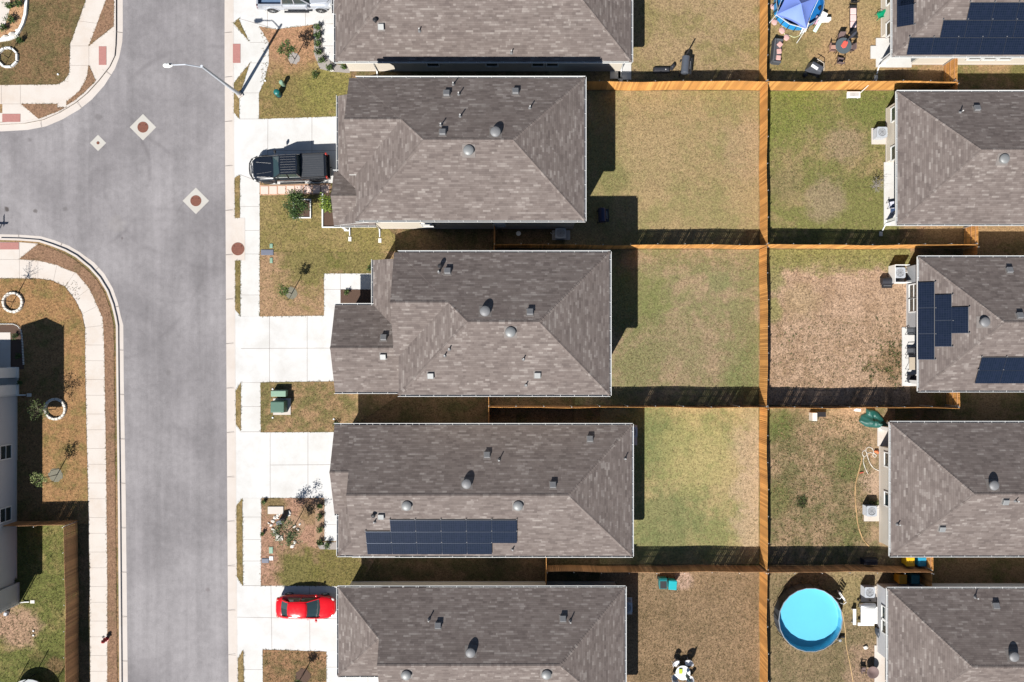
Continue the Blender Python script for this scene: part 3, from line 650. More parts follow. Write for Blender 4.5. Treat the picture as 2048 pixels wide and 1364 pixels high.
def roof_piece(mb, gut, wl, P, dz, wallm, gutters=True, cap=None, others=()):
    X0, X1, YS, YN, z = P['X0'], P['X1'], P['YS'], P['YN'], P['z']+dz
    T = .14; segs = []
    def face(pts, e, u): roof_face(mb, ccw(pts), e, u, thick=T)
    def cp(a, b):   # ridge cap of overlapping shingles
        d = (b-a); L = d.length; d.normalize(); n = max(1, int(L/.2)); sd = d.cross(Vector((0, 0, 1))).normalized()
        for i in range(n):
            p = a+d*(i+.5)*L/n
            if any(rheight(O, p.x, p.y) > p.z-.03 for O in others if O is not P): continue
            q = d*(L/n*.56); k = [p-q-sd*.13-Vector((0, 0, .035)), p+q-sd*.13-Vector((0, 0, .05)), p+q+Vector((0, 0, .012)), p-q+Vector((0, 0, .030))]
            k2 = [p-q+Vector((0, 0, .030)), p+q+Vector((0, 0, .012)), p+q+sd*.13-Vector((0, 0, .05)), p-q+sd*.13-Vector((0, 0, .035))]
            u0 = random.random()*9
            cap.poly(ccw(k), 0, [(u0, .06), (u0, .12), (u0+.1, .12), (u0+.1, .06)]); cap.poly(ccw(k2), 0, [(u0, .06), (u0, .12), (u0+.1, .12), (u0+.1, .06)])
    V3 = Vector
    if P['kind'] == 'shed':
        W = X1-X0; zr = z+PITCH*W
        face([V3((X0, YS, z)), V3((X1, YS, zr)), V3((X1, YN, zr)), V3((X0, YN, z))], (0, 1, 0), (1, 0, 0))
        segs = [((X0, YS), (X0, YN), z)]
        for Y in (YS, YN): mb.poly([V3((X0, Y, z-T)), V3((X1, Y, zr-T)), V3((X1, Y, zr)), V3((X0, Y, z))], 1)
    elif P['kind'] == 'ns':
        hw = (X1-X0)/2; xm = (X0+X1)/2; zr = z+PITCH*hw
        face([V3((X0, YS, z)), V3((xm, YS, zr)), V3((xm, YN, zr)), V3((X0, YN, z))], (0, 1, 0), (1, 0, 0))
        face([V3((X1, YS, z)), V3((xm, YS, zr)), V3((xm, YN, zr)), V3((X1, YN, z))], (0, 1, 0), (-1, 0, 0))
        segs = [((X1, YS), (X1, YN), z)]
        for Y in (YS, YN): mb.poly([V3((X0, Y, z-T)), V3((xm, Y, zr-T)), V3((X1, Y, z-T)), V3((X1, Y, z)), V3((xm, Y, zr)), V3((X0, Y, z))], 1)
        for Y in (YS+.35, YN-.35): wl.poly([V3((X0+.3, Y, z-.1)), V3((X1-.3, Y, z-.1)), V3((xm, Y, zr-.16))])
        cp(V3((xm, YS, zr)), V3((xm, YN, zr)))
    else:
        hw = (YN-YS)/2; ym = (YN+YS)/2; zr = z+PITCH*hw
        xa = X0+(hw if P['w'] == 'hip' else 0); xb = X1-(hw if P['e'] == 'hip' else 0)
        A, B, C, D = V3((X0, YS, z)), V3((X1, YS, z)), V3((X1, YN, z)), V3((X0, YN, z)); ra, rb = V3((xa, ym, zr)), V3((xb, ym, zr))
        face([A, B, rb, ra], (1, 0, 0), (0, 1, 0)); face([D, C, rb, ra], (1, 0, 0), (0, -1, 0))
        if P['w'] == 'hip': face([A, D, ra], (0, 1, 0), (1, 0, 0)); segs.append(((X0, YS), (X0, YN), z)); cp(A, ra); cp(D, ra)
        elif P['w'] == 'gable':
            mb.poly([V3((X0, YS, z-T)), V3((X0, ym, zr-T)), V3((X0, YN, z-T)), D, ra, A], 1)
            wl.poly([V3((X0+.35, YS+.5, z-.1)), V3((X0+.35, YN-.5, z-.1)), V3((X0+.35, YN-.5, z+.05)), V3((X0+.35, ym, zr-.17)), V3((X0+.35, YS+.5, z+.05))])
        if P['e'] == 'hip': face([B, C, rb], (0, 1, 0), (-1, 0, 0)); segs.append(((X1, YS), (X1, YN), z)); cp(B, rb); cp(C, rb)
        elif P['e'] == 'gable': mb.poly([V3((X1, YS, z-T)), V3((X1, ym, zr-T)), V3((X1, YN, z-T)), C, rb, B], 1)
        cp(ra, rb)
        segs += [((X0, YS), (X1, YS), z), ((X0, YN), (X1, YN), z)]
    # closed soffit and fascia under the eaves
    zb = z-T-.02
    mb.poly([V3((X0, YS, zb)), V3((X1, YS, zb)), V3((X1, YN, zb)), V3((X0, YN, zb))][::-1], 1)
    for (a, b, zz) in segs:
        mb.poly([V3((*a, zb)), V3((*b, zb)), V3((*b, zz)), V3((*a, zz))], 1)
        if gutters and not P.get('nogut') and not (P.get('nogw') and a[0] == b[0] == X0):
            d = V3((b[0]-a[0], b[1]-a[1], 0)); L = d.length; d.normalize(); nn = V3((-d.y, d.x, 0))
            cxy = V3(((X0+X1)/2, (YS+YN)/2, 0)); mid = V3(((a[0]+b[0])/2, (a[1]+b[1])/2, 0))
            if nn.dot(mid-cxy) < 0: nn = -nn
            an = math.atan2(d.y, d.x); mid.z = zz
            gut.box(mid+nn*.115+V3((0, 0, -.05)), (L+.12, .018, .12), rz=an)
            gut.box(mid+nn*.118+V3((0, 0, .012)), (L+.12, .024, .012), rz=an)
            gut.box(mid+nn*.055+V3((0, 0, -.105)), (L+.02, .10, .012), rz=an, m=1)
            n = int(L/.95)
            for i in range(n): gut.box(mid+d*((i+.5)*L/n-L/2)+nn*.055+V3((0, 0, .008)), (.02, .10, .01), rz=an)
FLASH = plain('vent_flashing', (.17, .15, .14), .8, var=.2)
GUTIN = plain('gutter_channel_shade', (.16, .17, .19), .6, var=.3)  # shade down in the gutter channel, put into the colour as blue-grey
class House:
    def __init__(s, name, label, pieces, wallmat, walls, group='single-family houses with grey-brown shingle roofs'):
        X = sum((p['X0']+p['X1'])/2 for p in pieces[:1]); Y = (pieces[0]['YS']+pieces[0]['YN'])/2
        s.o = Vector((X, Y, 0)); s.t = thing(name, s.o, label, 'house', group); s.P = pieces
        rb, gb, wb, cb = MB(), MB(), MB(), MB()
        for i, P in enumerate(pieces): P['dz'] = -.007*i; roof_piece(rb, gb, wb, P, P['dz'], wallmat, cap=rb, others=pieces)
        for (poly, z0, z1) in walls: wb.prism([tuple(q)[:2] for q in GP(poly)], z0, z1)
        s.roof = rb.build('roof', [SHINGLE, WHITE], s.t, off=s.o)
        gb.build('gutter', [WHITE, GUTIN], s.roof, off=s.o)
        s.wall = wb.build('wall', wallmat, s.t, off=s.o)
        fb = MB()
        for (poly, z0, z1) in walls:
            if z0 < .1: fb.strip([tuple(q)[:2] for q in GP(poly)], .06, 0, .16, closed=True)
        fb.build('foundation', CURB, s.t, off=s.o)
    def h(s, X, Y): return max(rheight(P, X, Y)+P['dz'] if rheight(P, X, Y) > 0 else -1 for P in s.P)
    def at(s, px, py, lift=0):
        z = s.P[0]['z']+1
        for i in range(12):
            p = V(px, py, z); hh = s.h(p.x, p.y); z = (hh if hh > 0 else s.P[0]['z'])+lift
        return V(px, py, z)
    def nrm(s, p):
        e = .05; return Vector((-(s.h(p.x+e, p.y)-s.h(p.x-e, p.y))/(2*e), -(s.h(p.x, p.y+e)-s.h(p.x, p.y-e))/(2*e), 1)).normalized()
    def vents(s, boxes=(), domes=(), pipes=(), caps=()):
        for (px, py) in boxes:
            p = s.at(px, py, .12); p.z -= .12; b = MB(); n = s.nrm(p); q = n.to_track_quat('Z', 'Y').to_matrix()
            b.box((0, 0, .0), (.56, .62, .03), R3=q, m=1); b.box(q @ Vector((0, 0, .10)), (.42, .42, .16), R3=q, top=(.86, .86)); b.box(q @ Vector((0, 0, .195)), (.44, .44, .03), R3=q, top=(.9, .9))
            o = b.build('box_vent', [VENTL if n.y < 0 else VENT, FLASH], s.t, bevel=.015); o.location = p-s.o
        for (px, py) in domes:
            p = s.at(px, py, .25); p.z -= .25; b = MB(); n = s.nrm(p); q = n.to_track_quat('Z', 'Y').to_matrix()
            b.box((0, 0, .0), (.86, .86, .03), R3=q, m=1); b.lathe([(.28, -.05), (.28, .16), (.34, .17), (.355, .21), (.33, .28), (.24, .345), (.11, .37), (.01, .375)], 28)
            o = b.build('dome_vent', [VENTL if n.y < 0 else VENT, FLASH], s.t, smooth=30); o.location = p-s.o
        for (px, py) in pipes:
            p = s.at(px, py, .3); p.z -= .3; b = MB(); b.lathe([(.13, -.04), (.10, .06), (.045, .12), (.04, .42), (.032, .42), (.03, .3)], 12)
            o = b.build('pipe_vent', VENT, s.t, smooth=30); o.location = p-s.o
            c = MB(); c.lathe([(.043, .36), (.043, .425), (.03, .425), (.03, .38)], 10); c.build('pipe_collar', WHITE, o)
        for (px, py) in caps:
            p = s.at(px, py, .2); p.z -= .2; b = MB(); b.lathe([(.10, -.05), (.09, .2), (.15, .21), (.16, .3), (.10, .36), (.01, .37)], 16)
            o = b.build('flue_cap', DKMET, s.t, smooth=30); o.location = p-s.o
    def panels(s, px, py, nu, nv, u, v, skip=0, mat=None, starts=None):
        # u,v: world horizontal directions (along the row, down the slope); panel 1.80 x 1.05 along u x v unless portrait
        pass
    def panel(s, c, u, v, w, h):     # c: corner on the roof, u along, v down slope (3d unit vectors)
        n = u.cross(v).normalized()
        if n.z < 0: n = -n
        q = [c+n*.10, c+u*w+n*.10, c+u*w+v*h+n*.10, c+v*h+n*.10]; b = MB()
        g_ = .012; e = [c+u*g_+v*g_+n*.138, c+u*(w-g_)+v*g_+n*.138, c+u*(w-g_)+v*(h-g_)+n*.138, c+u*g_+v*(h-g_)+n*.138]
        top = [k+n*.036 for k in q]
        b.poly(q[::-1]); b.poly(e, 1, [(0, 0), (w, 0), (w, h), (0, h)])
        for i in range(4): j = (i+1) % 4; b.poly([q[i], q[j], top[j], top[i]]); b.poly([top[i], top[j], e[j], e[i]], 2)
        o = b.build('solar_panel', [DKMET, SOLAR, FRM], s.t, off=s.o)
        return o
    def array(s, px, py, rows, slope, w, h, gap=.02):
        # rows: list of (start offset in panels, count); slope 'S' or 'W'
        c0 = s.at(px, py, .12); c0.z = s.h(c0.x, c0.y)
        if slope == 'S': u = Vector((1, 0, 0)); v = Vector((0, -1, -PITCH)).normalized()
        else: u = Vector((0, -1, 0)); v = Vector((-1, 0, -PITCH)).normalized()
        for r_, (st, n) in enumerate(rows):
            for i in range(n): s.panel(c0+u*(st+i)*(w+gap)+v*r_*(h+gap), u, v, w, h)
            cb = MB(); cb.box(c0+u*((st+n/2)*(w+gap))+v*(r_*(h+gap)+.03)+Vector((0, 0, .07)), (n*(w+gap), .04, .05) if slope == 'S' else (.04, n*(w+gap), .05))
            for i in range(n+1):
                p = c0+u*((st+i)*(w+gap)-.01+(0 if i < n else -.02))+v*r_*(h+gap); cb.box(p+Vector((0, 0, .13))-v*.03, (.07, .05, .11)); 
            cb.build('panel_rail', VENT, s.t, off=s.o)
    def window(s, px, py, face, z0, w, h, wallxy):     # wallxy: wall plane pixel (ground)
        n = {'W': Vector((-1, 0, 0)), 'E': Vector((1, 0, 0)), 'S': Vector((0, -1, 0)), 'N': Vector((0, 1, 0))}[face]
        if face in 'WE': c = Vector((G(wallxy, 0).x, G(0, py).y, z0+h/2)); a = Vector((0, 1, 0))
        else: c = Vector((G(px, 0).x, G(0, wallxy).y, z0+h/2)); a = Vector((1, 0, 0))
        d = lambda x, y, z: (y, x, z) if face in 'WE' else (x, y, z)
        b = MB(); fw = .08
        for sx in (-1, 1): b.box(c+n*.03+a*sx*(w/2), d(fw, .07, h+fw))
        for sz in (-1, 1): b.box(c+n*.034+Vector((0, 0, sz*h/2)), d(w+fw, .075, fw))
        b.box(c+n*.036, d(w, .04, .045))
        o = b.build('window', WHITE, s.t, off=s.o)
        g_ = MB(); g_.box(c+n*.012, d(w-.02, .02, h-.02)); g_.build('pane', GLASS, o, off=s.o)
    def door(s, py, face, wallpx, w=.95, h=2.1, px=0, mat=None, nm='door'):
        n = {'W': Vector((-1, 0, 0)), 'E': Vector((1, 0, 0)), 'S': Vector((0, -1, 0))}[face]
        c = Vector((G(wallpx, 0).x, G(0, py).y, h/2+.12)) if face != 'S' else Vector((G(px, 0).x, G(0, wallpx).y, h/2+.12))
        d = lambda x, y, z: (y, x, z) if face in 'WE' else (x, y, z)
        b = MB(); b.box(c+n*.02, d(w, .05, h))
        if nm == 'garage_door':
            for i in range(1, 4): b.box(c+n*.047+Vector((0, 0, -h/2+i*h/4)), d(w, .012, .03))
        o = b.build(nm, mat or WHITE, s.t, off=s.o); k = MB(); a = Vector((0, 1, 0)) if face in 'WE' else Vector((1, 0, 0))
        k.box(c+n*.075+a*(w*.4 if nm == 'door' else 0)+Vector((0, 0, -.1 if nm == 'door' else -h*.4)), (.06, .06, .12)); k.build('handle', GALV, o, off=s.o)
    def post(s, px, py, z1, w=.28, mat=None):
        b = MB(); p = G(px, py); b.box((p.x, p.y, z1/2), (w, w, z1)); b.box((p.x, p.y, .12), (w+.08, w+.08, .24)); b.build('porch_post', mat or WHITE, s.t, off=s.o, bevel=.012)
    def spout(s, px, py, z, dirn):     # downspout with an angled foot
        p = G(px, py); d = Vector((*dirn, 0)); b = MB(); b.tube([(p.x, p.y, z-.1), (p.x, p.y, .25), (p.x+d.x*.25, p.y+d.y*.25, .12), (p.x+d.x*.6, p.y+d.y*.6, .08)], .05, 6); b.build('downspout', WHITE, s.t, off=s.o)
        q = p+d*.85; sb = MB(); sb.box((q.x, q.y, .06), (.26, .36, .07) if abs(d.y) > abs(d.x) else (.36, .26, .07), top=(.9, .9)); sb.build('splash_block', STONE, s.t, off=s.o)
    def slab(s, poly, z=.10, mat=None):
        b = MB(); b.prism(GP(poly), -.05, z); b.build('patio_slab', mat or WALKR, s.t, off=s.o)
FRM = plain('panel_frame', (.05, .06, .085), .35, .6)
def rect(x0, y0, x1, y1): return [(x0, y0), (x1, y0), (x1, y1), (x0, y1)]
GD = plain('garage_door_paint', (.62, .58, .52), .6, var=.04)
DOORB = plain('brown_door', (.12, .06, .035), .5)
# -- house 0: top of the photo
h = House('house', 'house cut off by the top edge, silver pickup on its driveway', [piece(686, 1254, -106, 155, 3.0), piece(682, 830, -90, 62, 2.98, 'hip', 'open')], CREAM, [(rect(700, -92, 1240, 142), 0, 2.9)])
h.vents([(762, 52)], [], [(838, 58), (1023, 102)], [(750, 40)])
h.door(-20, 'W', 700, 4.9, 2.2, nm='garage_door', mat=GD); h.door(105, 'W', 700, mat=DOORB)
for x in (870, 985, 1075, 1103): h.window(x, 0, 'S', 1.0, .9, 1.4, 142)
h.spout(755, 144, 3, (0, -1)); h.spout(1242, 140, 3, (0, -1)); h.slab([(1256-20, 60), (1262, 60), (1262, 160), (1236, 160)]); h.slab([(1220, 143), (1244, 143), (1244, 158), (1220, 158)])
# -- house 1: two storeys, black pickup
h = House('house', 'two-storey house directly behind the parked black pickup', [
 dict(piece(743, 1158, 211, 472, 6.2), nogw=1), dict(piece(733, 930, 211, 390, 6.2, 'gable', 'open'), nogut=1), dict(piece(691, 760, 215, 466, 3.0, kind='shed')), piece(686, 765, 359, 467, 3.02, 'gable', 'open')], CREAM,
 [([(757, 225), (1145, 225), (1145, 457), (757, 457)], 0, 6.1), (rect(746, 225, 800, 376), 3, 6.1), ([(703, 228), (757, 228), (757, 452), (720, 452), (720, 385), (703, 385)], 0, 2.95)])
h.vents([(893, 187), (1031, 183), (885, 265)], [(991, 263), (937, 300)], [(906, 166), (917, 186), (920, 230), (881, 248), (1060, 213)])
h.door(303, 'W', 703, 4.9, 2.2, nm='garage_door', mat=GD); h.door(418, 'W', 720, mat=DOORB); h.post(694, 458, 2.9)
for y in (260, 330, 420): h.window(0, y, 'W', 4.0, 1.1, 1.3, 757 if y > 380 else 746)
for y in (250, 330, 420): h.window(0, y, 'E', 4.0, 1.1, 1.3, 1145)
for x in (860, 1000): h.window(x, 0, 'S', 1.0, .9, 1.3, 457)
h.slab([(1145, 240), (1168, 240), (1168, 300), (1145, 300)]); h.spout(700, 456, 3, (0, -1)); h.spout(760, 459, 3, (0, -1))
# -- house 2: garage gable
h = House('house', 'two-storey house with the low garage gable jutting over its driveway', [
 dict(piece(819, 1203, 524, 785, 6.2), nogw=1), dict(piece(813.5, 1010, 524, 716, 6.2, 'gable', 'open'), nogut=1), piece(688, 860, 612.5, 783.5, 3.0, 'gable', 'open'), dict(piece(757.6, 845, 527, 700, 3.0, kind='shed'))], CREAM,
 [(rect(833, 538, 1190, 771), 0, 6.1), (rect(827, 538, 900, 702), 3, 6.1), (rect(701, 626, 833, 770), 0, 2.95)])
h.vents([(895, 543), (1060, 625), (767, 676), (766, 712), (861, 750), (1075, 749)], [(970, 622), (1021, 664)], [(877, 543), (898, 698), (889, 711), (1047, 718), (1052, 770)], [(880, 532)])
h.door(698, 'W', 701, 4.9, 2.2, nm='garage_door', mat=GD); h.door(565, 'W', 833, mat=DOORB); h.post(766, 535, 2.9); h.slab([(757, 545), (833, 545), (833, 626), (757, 626)], .03)
for y in (570, 650, 735): h.window(0, y, 'W', 4.2, 1.1, 1.2, 827 if y < 700 else 833); h.window(0, y, 'E', 4.0, 1.1, 1.3, 1190)
h.slab([(1190, 700), (1212, 700), (1212, 760), (1190, 760)]); h.spout(836, 536, 3, (0, 1))
# -- house 3: solar array
h = House('house', 'long single-storey house with three rows of solar panels low on its south slope', [
 piece(721, 1256, 841, 1096, 2.8, 'gable', 'hip'), piece(686, 860, 841, 1016.5, 2.8, 'gable', 'open'), piece(690, 800, 847, 1095, 2.79, 'hip', 'open')], CREAM,
 [([(700, 855), (1243, 855), (1243, 1083), (735, 1083), (735, 1000), (700, 1000)], 0, 2.7)])
h.vents([(1180, 879), (974, 911), (1106, 971), (762, 1032)], [(933, 968), (813, 1012), (1036, 1012)], [(998, 921), (1251, 918), (1025, 1100), (748, 1045)], [(747, 1031)])
h.array(779.5, 1039.5, [(0, 5), (-1, 6), (-1, 5)], 'S', 1.80, .985)
h.door(930, 'W', 700, 4.9, 2.2, nm='garage_door', mat=GD); h.door(1040, 'W', 735, mat=DOORB); h.post(698, 1087, 2.7)
for y in (900, 985, 1045): h.window(0, y, 'E', .9, 1.2, 1.3, 1243)
# -- house 4: red sedan
h = House('house', 'house with the red sedan parked nose-in at its garage', [
 piece(778, 1242, 1150, 1408, 2.9, 'gable', 'hip'), piece(691, 860, 1150, 1324, 2.9, 'hip', 'open')], CREAM, [([(704, 1163), (1229, 1163), (1229, 1395), (790, 1395), (790, 1316), (704, 1316)], 0, 2.8)])
h.vents([(876, 1253), (1126, 1239)], [(941, 1306), (812, 1351), (1093, 1350)], [(857, 1242), (1141, 1245)])
h.door(1238, 'W', 704, 4.9, 2.2, nm='garage_door', mat=GD); h.door(1355, 'W', 790, mat=DOORB)
for y in (1290, 1350): h.window(0, y, 'E', .9, 1.2, 1.3, 1229)
# -- right-hand column, seen from their back walls
def rh(label, W, N, S_, wallmat, notch, boxes, domes, pipes, wins, z=2.7):
    y0, y1, dep = notch; ww = W+15; p = [(ww, N+13), (W+560, N+13), (W+560, S_-13), (ww, S_-13)]
    if y0 <= N+14: p = [(ww+dep, N+13), (W+560, N+13), (W+560, S_-13), (ww, S_-13), (ww, y1), (ww+dep, y1)]
    else: p = [(ww, N+13), (W+560, N+13), (W+560, S_-13), (ww+dep, S_-13), (ww+dep, y0), (ww, y0)]
    h = House('house', label, [piece(W+2, W+573, N, S_, z)], wallmat, [(p, 0, z-.08)])
    h.vents(boxes, domes, pipes)
    for y in wins: h.window(0, y, 'W', .55 if W == 1797 else .95, 1.05, 1.35, ww)
    h.door((y0+y1)/2, 'W', ww+dep, 1.8, 2.1, mat=GLASS); h.post(ww+3, (S_-18) if y1 > S_-20 else N+18, z-.1)
    return h
h = rh('house with the longest solar array, cut by the top right corner', 1746.5, -118, 142, CREAM, (75, 129, 60), [], [], [], [72, 10])
h.slab([(1751, 77), (1822, 77), (1822, 135), (1751, 135)]); h.array(1941, 4, [(0, 6), (-.94, 7), (-2.18, 8)], 'S', 1.74, 1.14); h.array(1829, -42, [(0, 1)], 'W', 1.8, 1.05); h.array(1829, -5, [(0, 1)], 'W', 1.95, 1.1)
h.spout(1756, 133, 2.7, (-.2, -1)); h.window(1830, 0, 'S', 1.9, .9, .5, 129.6); h.window(1930, 0, 'S', 1.0, 1.0, 1.2, 129)
for i in range(2): h.window(1960+i*30, 0, 'S', 1.0, 1.0, 1.2, 129)
h.slab([(1740, 93), (1751, 93), (1751, 118), (1740, 118)], .14)
h = rh('house beside the bare dead sapling, second from the top in the right column', 1756, 205, 463, CREAM, (325, 450, 66), [(1955, 217)], [(2010, 317)], [(1925, 222)], [239, 315])
h.slab([(1767, 325), (1830, 325), (1830, 452), (1767, 452)]); h.spout(1770, 448, 2.7, (-.4, -.9))
h = rh('house with solar panels stepped down its back slope', 1797, 521, 781, GREYW, (655, 768, 60), [(2020, 541), (2041, 632)], [(1971, 644)], [], [585, 612])
h.slab([(1803, 655), (1868, 655), (1868, 772), (1803, 772)])
h.array(1870, 564, [(0, 3)], 'W', 1.87, 1.06); h.array(1904.5, 589, [(0, 2)], 'W', 1.87, 1.06); h.array(1938, 614, [(0, 1)], 'W', 1.87, 1.06); h.array(1964, 714, [(0, 4), (-.27+.27, 4)], 'S', 1.77, 1.02)
h = rh('house with the white garden hose along its beige back wall', 1743, 837, 1096, CREAM2, (850, 892, 60), [(2012, 1003), (1885, 1057)], [(1989, 971)], [(2036, 1003), (1799, 1050)], [915, 992])
h.slab([(1754, 845), (1820, 845), (1820, 892), (1754, 892)], mat=WALK)
h = rh('house beside the round swimming pool, bottom right corner', 1738, 1154, 1414, BLUEW, (1302, 1400, 60), [(1993, 1213)], [(2029, 1314)], [(1955, 1197)], [1216, 1241])
h.slab([(1748, 1290), (1815, 1290), (1815, 1420), (1748, 1420)], mat=WALK)
# -- house at the left edge
h = House('house', 'pale grey house cut by the left edge behind the cedar fence', [piece(-420, 49, 800, 1211, 3.1), dict(piece(-24, 63, 766, 932, 5.6, kind='ns')), piece(-200, 46, 742, 900, 3.0, 'hip', 'open')], BLUEW,
 [([(-400, 788), (34, 788), (34, 1163), (-20, 1163), (-20, 1190), (-400, 1190)], 0, 3.05), (rect(-10, 780, 34.6, 920), 0, 5.55), (rect(27, 1164, 39, 1208), 0, 2.9)])
h.window(0, 900, 'E', .75, 1.05, 1.3, 34.6); h.window(0, 1022, 'E', .75, 1.05, 1.3, 34)
for q in ((28, 745), (28, 779)): h.post(*q, 2.9, .75)
h.slab([(-60, 742), (38, 742), (38, 790), (-60, 790)], .08); h.slab([(-60, 1163), (27, 1163), (27, 1208), (-60, 1208)], .1, plain('porch_brown', (.16, .08, .045), .7, var=.3))
h.spout(44, 1203, 3.0, (1, 0)); h.spout(37, 790, 3, (1, 0))
# ---------------------------------------------------------------- vehicles (built facing +x, wheels on z = 0)
def section_hull(mb, st, m=0, p=3.2, n=20):
    # st: (x, half width, z bottom, z top); superellipse cross-sections
    i0 = len(mb.v)
    for (x, w, zb, zt) in st:
        zc, hz = (zb+zt)/2, (zt-zb)/2
        for j in range(n):
            t = 2*math.pi*(j+.5)/n; c, s_ = math.cos(t), math.sin(t)
            mb.v.append(Vector((x, w*math.copysign(abs(c)**(2/p), c), zc+hz*math.copysign(abs(s_)**(2/p), s_))))
    for k in range(len(st)-1):
        for j in range(n):
            j2 = (j+1) % n; mb.f.append((i0+k*n+j, i0+(k+1)*n+j, i0+(k+1)*n+j2, i0+k*n+j2)); mb.m.append(m)
    mb.f.append(tuple(i0+j for j in range(n))); mb.m.append(m)
    mb.f.append(tuple(i0+(len(st)-1)*n+j for j in range(n))[::-1]); mb.m.append(m)
def wheel(t, x, y, r, w, rimm):
    s_ = 1 if y > 0 else -1
    b = MB(); b.lathe([(r*.62, -w/2), (r*.9, -w/2), (r, -w*.36), (r, w*.36), (r*.9, w/2), (r*.62, w/2)], 28, axis='y')
    o = b.build('wheel', BLACK, t, smooth=35); o.location = (x, y, r)
    c = MB(); c.lathe([(r*.64, w*.1), (r*.62, w*.46), (r*.5, w*.40), (r*.12, w*.40), (.01, w*.45)], 24, axis='y')
    for v in c.v: v.y *= s_
    for i in range(6): c.tube([(0, w*.44*s_, 0), (math.cos(i*1.047)*r*.58, w*.45*s_, math.sin(i*1.047)*r*.58)], .03, 5)
    c.build('rim', rimm, o, smooth=35)
CHROME = plain('chrome', (.7, .7, .7), .15, 1, var=.05)
AUTOG = glass('car_glass', (.03, .055, .06)); LAMP = plain('lamp_lens', (.72, .72, .70), .1, 0, var=.03); RED = plain('tail_lamp', (.45, .03, .02), .25)
SEATM = plain('car_interior', (.10, .095, .09), .8)
def pickup(name, loc, rz, label, body, open_bed, guard):
    t = thing(name, loc, label, 'pickup truck', rz=rz); pm = body; W = .99; L = 2.88
    b = MB()
    section_hull(b, [(2.80, .62, .52, .98), (2.76, .80, .45, 1.04), (2.55, .92, .42, 1.10), (2.2, .96, .42, 1.15), (1.30, .97, .42, 1.20), (1.05, .97, .42, 1.22)], p=4)
    section_hull(b, [(1.12, .97, .42, 1.20), (.4, .985, .40, 1.22), (-.95, .985, .40, 1.22)], p=4.5)
    if open_bed:
        section_hull(b, [(-.9, .985, .42, .86), (-2.75, .97, .42, .86)], p=5)
        for s_ in (-1, 1): b.box((-1.86, s_*.90, 1.00), (1.90, .14, .50))
        b.box((-2.76, 0, 1.0), (.12, 1.92, .50)); b.box((-.94, 0, 1.0), (.1, 1.9, .46))
    else: section_hull(b, [(-.9, .985, .42, 1.25), (-2.70, .975, .42, 1.25), (-2.80, .93, .45, 1.2)], p=6)
    b.build('body', pm, t, smooth=35)
    hb = MB(); hb.prism([(1.30, -.78), (2.45, -.70), (2.66, -.45), (2.70, 0), (2.66, .45), (2.45, .70), (1.30, .78), (1.22, 0)], 1.16, 1.205)
    hb.box((1.9, .38, 1.205), (1.15, .05, .03), rz=.12); hb.box((1.9, -.38, 1.205), (1.15, .05, .03), rz=-.12); hb.build('hood', pm, t, bevel=.02)
    zt, zb_ = 1.86, 1.18; base = [(1.18, .86), (1.30, 0), (1.18, -.86)]
    F0, F1 = Vector((1.20, .84, zb_)), Vector((1.20, -.84, zb_)); T0, T1 = Vector((.52, .68, zt)), Vector((.52, -.68, zt))
    B0, B1 = Vector((-.92, .86, zb_)), Vector((-.92, -.86, zb_)); R0, R1 = Vector((-.74, .70, zt)), Vector((-.74, -.70, zt))
    g = MB(); g.poly([F1, F0, T0, T1]); g.build('windshield', AUTOG, t)
    g = MB(); g.poly([B0, B1, R1, R0]); g.build('rear_window', AUTOG, t)
    for s_, (A, B, C, D) in ((1, (F0, B0, R0, T0)), (-1, (B1, F1, T1, R1))):
        g = MB(); g.poly([A, B, C, D]); g.build('side_window', AUTOG, t)
    for s_, fa, ta, ba, ra in ((1, F0, T0, B0, R0), (-1, F1, T1, B1, R1)):
        c = MB(); c.tube([fa, ta], .055, 6); c.tube([ba, ra], .055, 6); c.tube([Vector((.05, s_*.87, zb_)), Vector((.05, s_*.70, zt))], .05, 6); c.tube([Vector((1.2, s_*.87, zb_)), Vector((-.92, s_*.88, zb_))], .05, 6); c.tube([ta, ra], .05, 6)
        c.build('pillars', pm, t, smooth=35)
    rf = MB(); rf.prism([(.54, -.70), (.60, 0), (.54, .70), (-.74, .72), (-.82, 0), (-.74, -.72)], zt-.02, zt+.03)
    if not open_bed:
        for i in range(7): rf.box((-.12, (i-3)*.19, zt+.034), (1.15, .035, .018))
    rf.build('roof', pm, t, bevel=.025)
    if open_bed:
        bl = MB(); bl.box((-1.86, 0, .872), (1.74, 1.62, .02)); 
        for i in range(8): bl.box((-1.86, (i-3.5)*.2, .888), (1.70, .05, .014))
        bl.build('bed_liner', plain('bed_liner_paint', (.10, .16, .26), .5), t)
    else:
        bc = MB(); bc.box((-1.80, 0, 1.285), (1.72, 1.66, .05))
        for i in range(9): bc.box((-1.80, (i-4)*.17, 1.314), (1.62, .018, .012))
        bc.build('bed_cover', plain('bed_cover_vinyl', (.04, .044, .052), .42, var=.1), t, bevel=.02)
        for s_ in (1, -1): r_ = MB(); r_.box((-1.8, s_*.90, 1.27), (1.84, .09, .05)); r_.build('bed_rail', DKMET, t, bevel=.01)
    f = MB(); f.prism([(2.62, -.90), (2.86, -.62), (2.93, 0), (2.86, .62), (2.62, .90), (2.60, 0)], .48, .70); f.build('front_bumper', CHROME if open_bed else DKMET, t, bevel=.03)
    r_ = MB(); r_.box((-2.87, 0, .60), (.20, 1.86, .20)); r_.box((-3.02, .0, .52), (.16, .08, .06)); r_.build('rear_bumper', CHROME if open_bed else DKMET, t, bevel=.03)
